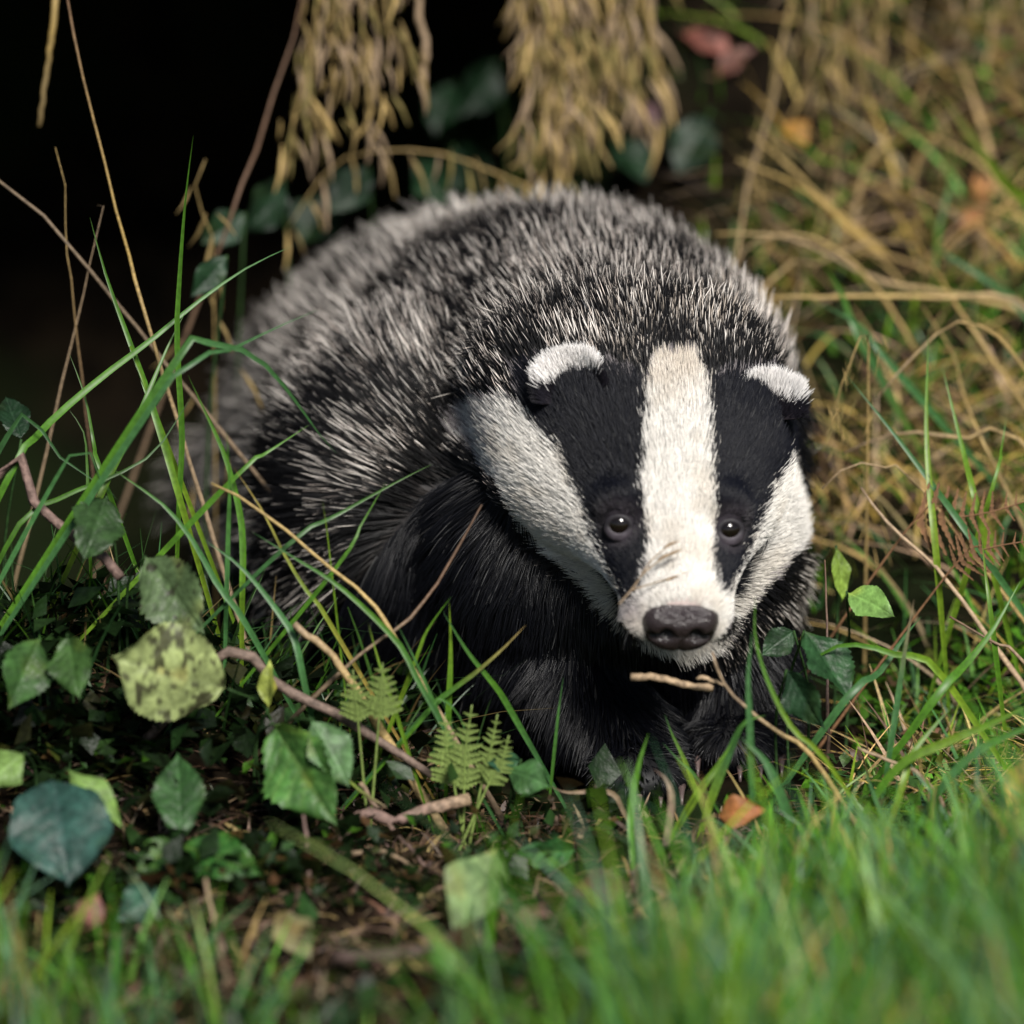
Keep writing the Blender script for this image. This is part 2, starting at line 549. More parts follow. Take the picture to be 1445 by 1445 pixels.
def sample(weight, n):
    a = BV[tri[:, 0]]; b = BV[tri[:, 1]]; c = BV[tri[:, 2]]
    area = 0.5 * np.linalg.norm(np.cross(b - a, c - a), axis=1) * weight
    i = RNG.choice(len(tri), n, p=area / area.sum())
    u = RNG.random(n); v = RNG.random(n)
    s = u + v > 1
    u[s] = 1 - u[s]; v[s] = 1 - v[s]
    w = 1 - u - v
    p = a[i] * w[:, None] + b[i] * u[:, None] + c[i] * v[:, None]
    nn = VN[tri[i, 0]] * w[:, None] + VN[tri[i, 1]] * u[:, None] + VN[tri[i, 2]] * v[:, None]
    return p, nn / np.linalg.norm(nn, axis=1)[:, None]
TC = BV[tri].mean(1); TN = VN[tri].mean(1)
TN /= np.linalg.norm(TN, axis=1)[:, None]
facing = np.clip(TN @ -FWD, -1, 1)
vis = np.where(facing > -0.35, 1.0, 0.25) * np.where(TC[:, 1] > 0.36, 0.5, 1.0)
zone_t = classify(TC, TN)
dn_t = np.linalg.norm(TC - NOSE, axis=1)
tx, ty = proj(TC)
headzone = (TC[:, 1] < 0.115) & (dn_t < 0.19)
face_t = headzone & ((zone_t == WHITE) | polymask(tx, ty, B_LEFT) | polymask(tx, ty, B_RIGHT)) & (facing > -0.3)
black_t = (zone_t == BLACK) & ~face_t
grey_t = ~face_t & ~black_t
feet_t = (TC[:, 2] < 0.03) & (TC[:, 1] < 0.06)
def flow_from_nose(p):
    f = p - (NOSE - AX * 0.01)
    return f / np.linalg.norm(f, axis=1)[:, None]
def noise3(p, f, s):
    return np.stack([vnoise(p, f, s), vnoise(p, f, s + 1), vnoise(p, f, s + 2)], -1)
def ramp(t, stops):
    xs = [s[0] for s in stops]
    return np.stack([np.interp(t, xs, [s[1][c] for s in stops]) for c in range(3)], -1)

def face_fur():
    p, nn = sample(vis * face_t * np.where(dn_t < 0.07, 1.6, 1.0), 115000)
    ed = np.min([np.linalg.norm(p - c, axis=1) for c, n in EYES], axis=0)
    npd = np.linalg.norm(p - H(0, 0.0, -0.001), axis=1)
    keep = (ed > 0.0074) & (npd > 0.0135)
    p, nn = p[keep], nn[keep]
    ed = ed[keep]
    z = classify(p, nn, 4.2)
    px, py = proj(p)
    dn = np.linalg.norm(p - NOSE, axis=1)
    L = np.interp(dn, [0.0, 0.03, 0.06, 0.09, 0.13, 0.17], [0.0022, 0.0035, 0.0050, 0.0075, 0.0110, 0.016]) * RNG.uniform(0.7, 1.2, len(p))
    L = L * np.interp(ed, [0.0086, 0.015], [0.40, 1.0])
    fl = flow_from_nose(p) + 0.16 * noise3(p, 60, 11)
    lift = np.radians(np.interp(dn, [0, 0.05, 0.12, 0.17], [18, 20, 24, 28])) * RNG.uniform(0.7, 1.3, len(p))
    pts = grow(p, nn, fl, L, lift, clump=0.18, cell=0.004, wob=0.18, k_=5)
    base = np.array([[0.26, 0.235, 0.24], [0.0040, 0.0046, 0.0085], [0.77, 0.74, 0.69]])[z]
    # muzzle sides: greyer, pinkish hair, cream towards the nape
    side = np.exp(-((px - 893) / 22) ** 2 - ((py - 868) / 26) ** 2)[:, None] * (z == WHITE)[:, None]
    base = base * (1 - 0.6 * side) + np.array([0.30, 0.23, 0.25]) * 0.6 * side
    dirt = (smooth(-0.1, 0.7, vnoise(p, 70, 81) + 0.5 * vnoise(p, 200, 82)) * (z == WHITE))[:, None]
    base = base * (1 - 0.4 * dirt) + np.array([0.52, 0.45, 0.36]) * 0.4 * dirt
    cream = (smooth(600, 520, py) * (z == WHITE))[:, None]
    base = base * (1 - 0.35 * cream) + np.array([0.55, 0.44, 0.32]) * 0.35 * cream
    lidk = (np.exp(-((ed - 0.0086) / 0.003) ** 2) * (z == BLACK))[:, None]
    base = base * (1 - 0.6 * lidk) + np.array([0.05, 0.043, 0.05]) * 0.6 * lidk
    v = RNG.uniform(0.75, 1.15, len(p))[:, None]
    stray = (RNG.random(len(p)) < 0.025)[:, None] & (z == BLACK)[:, None]
    base = np.where(stray, 0.05, base) * v
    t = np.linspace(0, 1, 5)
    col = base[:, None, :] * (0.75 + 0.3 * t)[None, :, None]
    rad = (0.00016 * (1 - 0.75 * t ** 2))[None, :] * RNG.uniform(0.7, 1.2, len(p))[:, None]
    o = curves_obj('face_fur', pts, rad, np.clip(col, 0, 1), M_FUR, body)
    o['label'] = 'short white face fur with two black eye stripes'

def back_fur():
    p, nn = sample(vis * grey_t * np.where(feet_t, 0, 1), 120000)
    z = classify(p, nn, 10)
    px, py = proj(p)
    dn = np.linalg.norm(p - NOSE, axis=1)
    n = len(p)
    L = np.interp(dn, [0.08, 0.13, 0.18, 0.25, 0.32], [0.010, 0.016, 0.026, 0.036, 0.041]) * RNG.uniform(0.55, 1.15, n)
    fl = flow_from_nose(p)
    low = smooth(0.15, 0.06, p[:, 2])
    fl = fl + np.array([0, 0, -0.8]) * low[:, None] + 0.30 * noise3(p, 22, 21) + 0.22 * noise3(p, 60, 31)
    lift = np.radians(np.interp(dn, [0.1, 0.2, 0.3], [24, 27, 26])) * RNG.uniform(0.6, 1.35, n) + 0.10 * vnoise(p, 35, 44)
    pts = grow(p, nn, fl, L, np.clip(lift, 0.1, 1.0), clump=0.38, cell=0.014, wob=0.26, k_=7, droop=0.05)
    t = np.linspace(0, 1, 7)
    # banded guard hairs: pale base, black band, pale tip
    tip = RNG.uniform(0.66, 0.94, n) + 0.30 * vnoise(p * np.array([1, 1, 1.6]), 34, 51) + 0.12 * vnoise(p, 90, 52) + 0.22 * vnoise(p * np.array([1.6, 1.6, 1]), 17, 53) + 0.10 * smooth(560, 380, px) + 0.10 * smooth(450, 650, py)  # fewer pale tips to the left and low down: flank shade painted in
    whole_dark = RNG.random(n) < 0.66
    tip = np.where(whole_dark, 1.5, tip)
    tipc = np.array([0.64, 0.56, 0.50])[None] * RNG.uniform(0.25, 1.2, n)[:, None]
    warm = smooth(560, 480, py) * smooth(820, 900, px) * smooth(1080, 1010, px) * smooth(430, 480, py)
    tipc = tipc * (1 - 0.3 * warm[:, None]) + np.array([0.55, 0.46, 0.34]) * 0.3 * warm[:, None]
    cool = smooth(520, 380, px)[:, None]  # left flank tips cooled, its shade put into the hair colour
    tipc = tipc * (1 - 0.25 * cool) + np.array([0.42, 0.37, 0.39]) * 0.25 * cool
    rootc = np.array([0.025, 0.022, 0.021]); band = np.array([0.005, 0.0048, 0.0055])
    a = smooth(0.0, 1.0, np.clip((t[None, :] - tip[:, None]) / 0.12 + 0.5, 0, 1))
    b = smooth(0.15, 0.35, t)[None, :, None]
    col = (rootc * (1 - b) + band * b) * (1 - a[..., None]) + tipc[:, None, :] * a[..., None]
    col = np.where((z == BLACK)[:, None, None], 0.010, col)
    rad = (0.00026 * (1 - 0.8 * t ** 2.2))[None, :] * RNG.uniform(0.6, 1.2, n)[:, None]
    # long bristles
    m = 15000
    p2, n2_ = sample(vis * grey_t * np.where(feet_t, 0, 1) * np.where(dn_t < 0.13, 0.3, 1.0), m)
    dn2 = np.linalg.norm(p2 - NOSE, axis=1)
    L2 = np.interp(dn2, [0.08, 0.13, 0.18, 0.25, 0.32], [0.011, 0.018, 0.029, 0.040, 0.046]) * RNG.uniform(0.75, 1.12, m)
    f2 = flow_from_nose(p2) + np.array([0, 0, -0.8]) * smooth(0.15, 0.06, p2[:, 2])[:, None] + 0.30 * noise3(p2, 22, 21)
    l2 = np.radians(25) * RNG.uniform(0.75, 1.3, m)
    pts2 = grow(p2, n2_, f2, L2, l2, clump=0.0, wob=0.26, k_=7)
    tip2 = RNG.uniform(0.66, 0.90, m) + 0.26 * vnoise(p2 * np.array([1, 1, 1.6]), 34, 51) + 0.20 * vnoise(p2 * np.array([1.6, 1.6, 1]), 17, 53)
    a2 = smooth(0, 1, np.clip((t[None, :] - tip2[:, None]) / 0.10 + 0.5, 0, 1))[..., None]
    w2 = np.array([0.88, 0.81, 0.74])[None] * RNG.uniform(0.5, 1.1, m)[:, None]
    col2 = band * (1 - a2) + w2[:, None, :] * a2
    z2 = classify(p2, n2_, 10)
    col2 = np.where((z2 == BLACK)[:, None, None], 0.006, col2)
    rad2 = (0.00025 * (1 - 0.8 * t ** 2.5))[None, :] * RNG.uniform(0.75, 1.2, m)[:, None]
    pts = np.concatenate([pts, pts2]); rad = np.concatenate([rad, rad2]); col = np.concatenate([col, col2])
    o = curves_obj('back_fur', pts, rad, np.clip(col, 0, 1), M_FUR, body)
    o['label'] = 'coarse grizzled grey fur with pale hair tips'

def chest_fur():
    p, nn = sample(vis * black_t * np.where(feet_t, 0.5, 1), 50000)
    n = len(p)
    fl = 0.35 * flow_from_nose(p) + np.array([0.05, -0.1, -1.0]) + 0.25 * noise3(p, 25, 61)
    foot = smooth(0.035, 0.02, p[:, 2])
    L = np.interp(np.linalg.norm(p - NOSE, axis=1), [0.04, 0.1, 0.2], [0.010, 0.019, 0.032]) * RNG.uniform(0.6, 1.2, n) * (1 - 0.65 * foot)
    lift = np.radians(20) * RNG.uniform(0.5, 1.4, n)
    pts = grow(p, nn, fl, L, lift, clump=0.45, cell=0.012, wob=0.2, k_=6)
    t = np.linspace(0, 1, 6)
    base = np.array([0.0020, 0.0021, 0.0034])[None] * RNG.uniform(0.6, 1.8, n)[:, None]
    grizz = (RNG.random(n) < 0.012)[:, None]
    base = np.where(grizz, 0.06, base)
    rad = (0.00024 * (1 - 0.8 * t ** 2))[None, :] * RNG.uniform(0.6, 1.2, n)[:, None]
    o = curves_obj('chest_fur', pts, rad, np.repeat(base[:, None, :], 6, 1), M_FUR_BLACK, body)
    o['label'] = 'glossy black fur of the chest and forelegs'
face_fur(); back_fur(); chest_fur()

# ---- ears: cupped lobes with a white fringe
def ear(px, py, lean, side, out=-0.004, size=1.0):
    c, n = cast(tree, px, py)
    c = c + n * out
    up = unit(UPV * 0.95 + np.array([1, 0, 0]) * lean + FWD * 0.15)
    rt = unit(np.cross(up, FWD)) * -1.0
    rt = unit(np.array([1.0, 0, 0]) - up * up[0])
    fw = unit(np.cross(rt, up))
    if fw @ FWD > 0: fw = -fw
    fw = unit(fw + 0.15 * side * rt)
    hgt, wid = 0.0200 * size, 0.0150 * size
    vs_, fs = [], []
    nu, nw = 18, 9
    for shell in (0, 1):
        for i in range(nu + 1):
            a = math.pi * i / nu
            for j in range(nw + 1):
                r = j / nw
                x = -math.cos(a) * r * wid * (1.0 + 0.15 * math.sin(a))
                h = math.sin(a) ** 0.8 * r * hgt
                cup = 0.006 * (1 - r * r) - 0.008 * (x / wid) ** 2
                th = (0.0014 if shell else -0.0014) * (1.05 - r ** 6)
                vs_.append(c + rt * x + up * h - fw * (cup + th) * 1.0 + fw * 0.004)
    m = (nu + 1) * (nw + 1)
    for sh in (0, 1):
        for i in range(nu):
            for j in range(nw):
                q = [sh * m + i * (nw + 1) + j, sh * m + (i + 1) * (nw + 1) + j, sh * m + (i + 1) * (nw + 1) + j + 1, sh * m + i * (nw + 1) + j + 1]
                fs.append(tuple(q if sh else q[::-1]))
    for i in range(nu):
        q = [i * (nw + 1) + nw, (i + 1) * (nw + 1) + nw, m + (i + 1) * (nw + 1) + nw, m + i * (nw + 1) + nw]
        fs.append(tuple(q))
    vs_ = np.array(vs_)
    col = np.tile([0.02, 0.016, 0.020], (len(vs_), 1))
    o = mesh_obj('ear', vs_, fs, M_SKIN, badger, col)
    # fur of the ear
    N = 9000
    a = math.pi * RNG.random(N); r = np.sqrt(RNG.random(N)); sh = np.where(RNG.random(N) < 0.5, -1.0, 1.0)
    rim = RNG.random(N) < 0.35
    r = np.where(rim, RNG.uniform(0.82, 1.0, N), r)
    x = -np.cos(a) * r * wid * (1 + 0.15 * np.sin(a)); h = np.sin(a) ** 0.8 * r * hgt
    cup = 0.006 * (1 - r * r) - 0.008 * (x / wid) ** 2
    root = c + rt * x[:, None] + up * h[:, None] - fw * (cup + sh * 0.0015)[:, None] + fw * 0.004
    nr = (-fw * sh[:, None]) * -1.0
    nr = np.where((sh > 0)[:, None], -fw, fw) + 0.0 * root
    out = up * (0.35 + h / hgt)[:, None] + rt * (x / wid * 0.7)[:, None]
    edge = h / hgt + 0.10 * RNG.normal(0, 1, N)
    white = (edge > 0.50) 
    L = np.where(white, RNG.uniform(0.004, 0.009, N), RNG.uniform(0.004, 0.007, N))
    pts = grow(root, nr / np.linalg.norm(nr, axis=1)[:, None], out, L, np.radians(RNG.uniform(15, 50, N)), clump=0.3, cell=0.004, wob=0.35, k_=5)
    base = np.where(white[:, None], np.array([0.88, 0.85, 0.83]), np.array([0.010, 0.009, 0.013])) * RNG.uniform(0.75, 1.1, N)[:, None]
    t = np.linspace(0, 1, 5)
    rad = (0.00016 * (1 - 0.75 * t ** 2))[None, :] * np.ones((N, 1))
    f = curves_obj('ear_fur', pts, rad, np.repeat(base[:, None, :], 5, 1), M_FUR, o)
    o['label'] = 'small rounded black ear with a white fringe'
ear(806, 553, -0.25, -1, -0.0065, 0.95)
ear(1092, 586, 0.12, 1, -0.004, 0.88)

# ---- eyes with lids
def eye_mat():
    m, nt, b = new_mat('badger_eye')
    b.inputs['Base Color'].default_value = (0.006, 0.004, 0.003, 1)
    b.inputs['Roughness'].default_value = 0.10
    b.inputs['Coat Weight'].default_value = 0.0
    b.inputs['Coat Roughness'].default_value = 0.02
    return m
M_EYE = eye_mat()
for (c, n), sgn in zip(EYES, (-1, 1)):
    n = unit(n * 0.6 - FWD * 0.6)
    ctr = c - n * 0.0050
    u = unit(np.cross([0, 0, 1.0], n)); w = unit(np.cross(n, u))
    bm = bmesh.new()
    bmesh.ops.create_uvsphere(bm, u_segments=28, v_segments=18, radius=0.0062)
    vs_ = np.array([v.co[:] for v in bm.verts]) + ctr
    fs = [tuple(v.index for v in f.verts) for f in bm.faces]
    bm.free()
    e = mesh_obj('eye', vs_, fs, M_EYE, badger)
    e['label'] = 'small glossy dark eye'
    # lid: an almond ring of skin, thicker below
    vs_, fs = [], []
    A, B = 30, 10
    for i in range(A):
        an = 2 * math.pi * i / A
        rx = 0.0052; ry = 0.0042 if math.sin(an) > 0 else 0.0046
        cen = ctr + n * 0.0036 + u * math.cos(an) * rx + w * math.sin(an) * ry
        rr = 0.0013 + 0.0010 * max(0, -math.sin(an))
        rad = unit(u * math.cos(an) + w * math.sin(an))
        for j in range(B):
            b = 2 * math.pi * j / B
            vs_.append(cen + rad * rr * 1.25 * math.cos(b) + n * rr * math.sin(b))
    for i in range(A):
        for j in range(B):
            fs.append((i * B + j, i * B + (j + 1) % B, ((i + 1) % A) * B + (j + 1) % B, ((i + 1) % A) * B + j))
    lc = np.array([np.array([0.012, 0.010, 0.013]) + np.array([0.040, 0.033, 0.040]) * max(0.0, -math.sin(2 * math.pi * i / A)) for i in range(A)])
    mesh_obj('eyelid', vs_, fs, M_SKIN, e, np.repeat(lc, B, 0), origin=np.array(badger.location))

# ---- nose pad
def nose():
    nu, nw = 48, 32
    vs_, fs, col = [], [], []
    for i in range(nw + 1):
        th = math.pi * i / nw                        # 0 front pole .. pi back
        for j in range(nu):
            ph = 2 * math.pi * j / nu
            cx, sx = math.cos(ph), math.sin(ph)
            ex = 2.6
            rx = abs(cx) ** (2 / ex) * np.sign(cx); rz = abs(sx) ** (2 / ex) * np.sign(sx)
            st, ct = math.sin(th) ** 0.75, math.cos(th)
            x = 0.0172 * rx * st
            z = (0.0120 if rz > 0 else 0.0138) * rz * st
            x *= 1.0 + 0.10 * (z / 0.012)            # a little wider on top
            d = 0.0105 * ct
            # nostrils: two commas opening sideways, and the groove between them
            dent = 0.0
            if ct > 0:
                for s in (-1, 1):
                    dent += 0.0070 * math.exp(-((x - s * 0.0062) / 0.0024) ** 2 - ((z - 0.0010) / 0.0027) ** 2)
                    dent += 0.0045 * math.exp(-((x - s * 0.0112) / 0.0032) ** 2 - ((z + 0.0012) / 0.0015) ** 2)
                dent += 0.0010 * math.exp(-(x / 0.0010) ** 2) * (1 if z < 0.001 else math.exp(-((z - 0.001) / 0.003) ** 2))
            vs_.append(H(x, 0.0035 - d + dent, z - 0.001))
            dk = min(1.0, dent / 0.004)
            col.append(np.array([0.026, 0.019, 0.020]) * (1 - 0.85 * dk))
    for i in range(nw):
        for j in range(nu):
            fs.append((i * nu + j, i * nu + (j + 1) % nu, (i + 1) * nu + (j + 1) % nu, (i + 1) * nu + j))
    m, nt, b = new_mat('nose_leather')
    at = nt.nodes.new('ShaderNodeAttribute'); at.attribute_name = 'col'
    nt.links.new(at.outputs['Color'], b.inputs['Base Color'])
    b.inputs['Roughness'].default_value = 0.24
    tc = nt.nodes.new('ShaderNodeTexCoord')
    vo = nt.nodes.new('ShaderNodeTexVoronoi'); vo.inputs['Scale'].default_value = 1100
    nt.links.new(tc.outputs['Object'], vo.inputs['Vector'])
    bp = nt.nodes.new('ShaderNodeBump'); bp.inputs['Strength'].default_value = 0.9; bp.inputs['Distance'].default_value = 0.0005
    nt.links.new(vo.outputs['Distance'], bp.inputs['Height']); nt.links.new(bp.outputs[0], b.inputs['Normal'])
    o = mesh_obj('nose', vs_, fs, m, badger, np.array(col))
    o['label'] = 'broad leathery dark brown nose pad'
nose()

# ---- claws of the forefeet
M_CLAW = hide_mat('claw_horn', 0.35, 0.5, 0.2)
for (cx, cy) in ((0.057, -0.022), (0.103, 0.022)):
    for k_ in range(5):
        x = cx + (k_ - 2) * 0.0095
        y0 = cy - 0.024 + abs(k_ - 2) * 0.004
        c = spline([(x, y0 + 0.006, 0.012), (x, y0 - 0.004, 0.012), (x, y0 - 0.010, 0.007)], 7)
        v, f = tube(c, np.linspace(0.0026, 0.0006, 7), 8)
        mesh_obj('claw', v, f, M_CLAW, badger, np.tile([0.10, 0.07, 0.065], (len(v), 1)))
# ------------------------------------------------------------------ plants: builders
GREEN = np.array([0.070, 0.19, 0.014]); GREEN_Y = np.array([0.16, 0.26, 0.018]); GREEN_B = np.array([0.050, 0.145, 0.042])
GREEN_D = np.array([0.025, 0.065, 0.014]); STRAW = np.array([0.39, 0.275, 0.105]); STRAW_Y = np.array([0.40, 0.27, 0.07]); BROWN = np.array([0.13, 0.075, 0.045])
TAN = np.array([0.28, 0.20, 0.125]); ROSE = np.array([0.150, 0.098, 0.082]); TWIGC = np.array([0.11, 0.078, 0.062])

def path3(pts, y0, y1, root=True):
    """trace of (px, py) at depths running from y0 to y1, carried down into the ground at its first point"""
    n = len(pts)
    p = [Pg(a, b, y0 + (y1 - y0) * i / max(1, n - 1)) for i, (a, b) in enumerate(pts)]
    if root:
        q = p[0]; z = gz(q[0], q[1])
        if q[2] > z + 0.004:
            h = q[2] - z
            d = unit(p[0] - p[1]) if n > 1 else np.array([0, 0, -1.0])
            run = np.clip(d[0] / max(0.15, -d[2]), -0.75, 0.75) * h
            e = np.array([q[0] + run, q[1] + 0.004, 0.0]); e[2] = gz(e[0], e[1]) - 0.008
            p.insert(0, e)
    return p
def blade_mesh(c, w, twist=0.0, fold=0.22, tip0=0.55, face=None):
    """long V-folded blade along c (n,3) of greatest width w"""
    n = len(c)
    t = np.linspace(0, 1, n)
    tg = tangents(c)
    fdir = -FWD if face is None else face
    prof = np.where(t < tip0, 0.45 + 0.55 * smooth(0, tip0, t), (1 - ((t - tip0) / (1 - tip0)) ** 1.6))
    vs_, fs = [], []
    for i in range(n):
        s = unit(np.cross(tg[i], fdir)); nn = unit(np.cross(s, tg[i]))
        a = twist * (t[i] - 0.3) + 0.25 * math.sin(5 * t[i] + twist)
        s2 = s * math.cos(a) + nn * math.sin(a); n2_ = nn * math.cos(a) - s * math.sin(a)
        h = max(0.02, prof[i]) * w / 2
        vs_ += [c[i] - s2 * h + n2_ * fold * h, c[i] - n2_ * fold * h * 0.4, c[i] + s2 * h + n2_ * fold * h]
    for i in range(n - 1):
        for k_ in (0, 1):
            a = i * 3 + k_
            fs.append((a, a + 1, a + 4, a + 3))
    return np.array(vs_), fs
def lerp_cols(stops, n):
    xs = np.linspace(0, 1, len(stops)); t = np.linspace(0, 1, n)
    return np.stack([np.interp(t, xs, [s[c] for s in stops]) for c in range(3)], -1)
def blade(pts, y0, y1, wpx, cols, label, cat='grass blade', name='tall_grass', group=None, twist=0.6, root=True, n=20, mat=None):
    c = spline(path3(pts, y0, y1, root), n)
    v, f = blade_mesh(c, wpx / 3141.0, twist)
    col = np.repeat(lerp_cols(cols, n), 3, 0) * np.tile([1.0, 0.82, 1.0], n)[:, None]
    o = mesh_obj(name, v, f, mat or M_BLADE, None, col, origin=c[0])
    return tag(o, label, cat, group, 'thing')
def stalk(pts, y0, y1, wpx, cols, label, cat='stem', name='dry_stem', group=None, root=True, n=18, taper=0.35, mat=None, knob=0.07):
    c = spline(path3(pts, y0, y1, root), n)
    c[1:-1] += RNG.normal(0, 0.00022, (n - 2, 3))
    r = np.linspace(1, taper, n) * wpx / 6282.0 * (1 + knob * RNG.normal(0, 1, n))
    v, f = tube(c, r, 7)
    o = mesh_obj(name, v, f, mat or M_STRAW, None, np.repeat(lerp_cols(cols, n), 7, 0), origin=c[0])
    return tag(o, label, cat, group, 'thing')

def leaf_mesh(base, tip, width, roll=0.0, curl=0.15, fold=0.25, teeth=16, tooth=0.10, shape=0.42, nu=None, nv=9, veins=7, c0=GREEN, c1=None, spots=0.0, seed=1, blunt=1.0, rise=0.72):
    """toothed leaf with a midrib, pressed veins, a fold along the midrib and a curl along its length"""
    base = np.array(base); tip = np.array(tip)
    ax = tip - base; L = np.linalg.norm(ax); ax = ax / L
    s = unit(np.cross(ax, -FWD)); nn = unit(np.cross(s, ax))
    s, nn = s * math.cos(roll) + nn * math.sin(roll), nn * math.cos(roll) - s * math.sin(roll)
    c1 = c0 * 1.9 + 0.01 if c1 is None else c1
    nu = teeth * 3 if nu is None else nu
    ph = seed * 1.7
    vs_, fs, col = [], [], []
    for i in range(nu + 1):
        u = i / nu
        w = (u / shape) ** rise if u < shape else max(0.0, 1 - ((u - shape) / (1 - shape)) ** (1 / blunt * 1.35)) ** 0.9
        w = max(0.015, min(1, w))
        tt = (i % 3) / 2.0
        edge = 1.0 - tooth * (1 - tt) * (0.7 + 0.6 * ((i // 3 * 7 + seed) % 5) / 5.0) + 0.04 * math.sin(11 * u + ph)
        for j in range(-nv, nv + 1):
            v = j / nv
            vv = v * (edge if abs(j) == nv else 1.0)
            x = vv * w * width / 2
            uu = u + 0.10 * abs(v) * (0.5 - u)
            vein = abs(math.sin(math.pi * ((u - 0.28 * abs(v)) * veins)))
            rel = (1 - vein) ** 3
            z = fold * abs(x) - curl * L * (u - 0.3) ** 2 + width * (0.02 * math.sin(6 * u + 2 * v + ph) + 0.018 * math.sin(3 * v - 5 * u + 2 * ph) + 0.05 * abs(v) ** 3 * math.sin(13 * u + ph * 3)) - 0.016 * width * rel - (0.02 * width if j == 0 else 0)
            vs_.append(base + ax * uu * L + s * x + nn * z)
            k_ = 0.75 * rel if j else 0.9
            cc = c0 * (1 - 0.45 * k_) + c1 * 0.45 * k_
            col.append(cc)
    m = 2 * nv + 1
    for i in range(nu):
        for j in range(m - 1):
            a = i * m + j
            fs.append((a, a + 1, a + m + 1, a + m))
    vs_ = np.array(vs_); col = np.array(col)
    nz = vnoise(vs_, 160, seed)[:, None]
    col = col * (1 + 0.35 * nz) * (1 + 0.25 * vnoise(vs_, 60, seed + 2)[:, None])
    yel = smooth(0.25, 0.7, vnoise(vs_, 90, seed + 3))[:, None]
    col = col * (1 - 0.35 * yel) + col * np.array([2.2, 1.3, 0.6]) * 0.35 * yel
    if spots:
        sp = smooth(0.36 - 0.35 * spots, 0.44 - 0.35 * spots, vnoise(vs_, 330, seed + 5) * 0.7 + 0.35 * vnoise(vs_, 120, seed + 9))[:, None]
        col = col * (1 - 0.85 * sp) + np.array([0.020, 0.014, 0.010]) * 0.85 * sp
    return vs_, fs, np.clip(col, 0, 1)
def leaf(bpx, tpx, yb, yt, wpx, label, c0, cat='leaf', name='bramble_leaf', petiole=None, mat=None, group=None, stemc=None, **kw):
    """petiole: trace from the ground to the leaf base"""
    b = Pg(*bpx, yb); t = Pg(*tpx, yt)
    org = np.array([b[0], b[1], b[2]])
    o = empty(name, org, label, cat, group)
    v, f, c = leaf_mesh(b, t, wpx / 3141.0, c0=c0, **kw)
    mesh_obj('leaf_surface', v, f, mat or M_LEAF, o, c)
    gx_, gy_ = b[0] + random.uniform(-0.012, 0.012), b[1] + random.uniform(0.008, 0.02)
    if petiole is None:
        z0 = gz(gx_, gy_) - 0.004
        p = [np.array([gx_, gy_, z0]), np.array([0.7 * gx_ + 0.3 * b[0] + random.uniform(-0.004, 0.004), gy_, z0 + 0.6 * (b[2] - z0)]), b]
    else:
        p = path3(petiole, yb + 0.022, yb + 0.008, True) + [b]
    cc = spline(p, 12)
    v, f = tube(cc, np.linspace(0.0008, 0.0006, 12), 6)
    mesh_obj('leaf_stalk', v, f, M_TWIG, o, np.tile(GREEN_D * 0.7 if stemc is None else stemc, (len(v), 1)))
    return o

# ------------------------------------------------------------------ uncounted cover: turf, thatch, ground cover
def blades_bulk(name, root, height, width, lean, col0, col1, label, segs=4, curve=0.5, mat=None, kind='stuff', cat=None):
    """many single blades as one mesh; lean (n,2) is the sideways run of the tip relative to height"""
    n = len(root)
    t = np.linspace(0, 1, segs + 1)
    az = RNG.uniform(0, 2 * math.pi, n)
    side = np.stack([np.cos(az), 0.6 * np.sin(az), np.zeros(n)], -1)
    side /= np.linalg.norm(side, axis=1)[:, None]
    c = np.zeros((n, segs + 1, 3))
    for i, tt in enumerate(t):
        c[:, i, 0] = root[:, 0] + lean[:, 0] * height * tt ** (1 + curve)
        c[:, i, 1] = root[:, 1] + lean[:, 1] * height * tt ** (1 + curve)
        bend = np.clip((lean ** 2).sum(1), 0, 3)
        c[:, i, 2] = root[:, 2] + height * (tt - 0.25 * bend * tt ** 2.2)
    w = width[:, None] * np.array([0.6] + [1 - 0.9 * x ** 2 for x in t[1:]])[None, :] / 2
    a = c - side[:, None, :] * w[..., None]; b = c + side[:, None, :] * w[..., None]
    V_ = np.stack([a, b], 2).reshape(-1, 3)
    base = np.arange(n)[:, None] * (2 * (segs + 1))
    q = []
    for i in range(segs):
        q.append(np.stack([base[:, 0] + 2 * i, base[:, 0] + 2 * i + 1, base[:, 0] + 2 * i + 3, base[:, 0] + 2 * i + 2], -1))
    F_ = np.concatenate(q)
    tt = t[None, :, None]
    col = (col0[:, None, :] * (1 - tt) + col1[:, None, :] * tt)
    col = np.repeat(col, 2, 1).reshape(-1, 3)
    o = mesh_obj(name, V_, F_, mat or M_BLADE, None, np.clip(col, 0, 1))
    return tag(o, label, cat, None, kind)
def mixcol(n, cols, wts, var=0.25):
    c = np.array(cols)[RNG.choice(len(cols), n, p=np.array(wts) / np.sum(wts))]
    return c * RNG.uniform(1 - var, 1 + var, (n, 1)) * RNG.uniform(0.92, 1.08, (n, 3))
def on_ground(x, y):
    return np.stack([x, y, ground(x, y) - 0.004], -1)
BODY_C = np.array([[0.05, 0.10], [-0.02, 0.28]])
def off_badger(x, y, grow_=0.0):
    # footprint of the animal as a fat line, plus the trodden earth before its feet
    a = np.array([0.075, 0.02]); b = np.array([-0.04, 0.42]); d = b - a
    t = np.clip(((x - a[0]) * d[0] + (y - a[1]) * d[1]) / (d @ d), 0, 1)
    dist = np.hypot(x - a[0] - t * d[0], y - a[1] - t * d[1])
    return dist > (0.085 + 0.035 * t + grow_)
def pick(x, y, dens):
    return RNG.random(len(x)) < dens

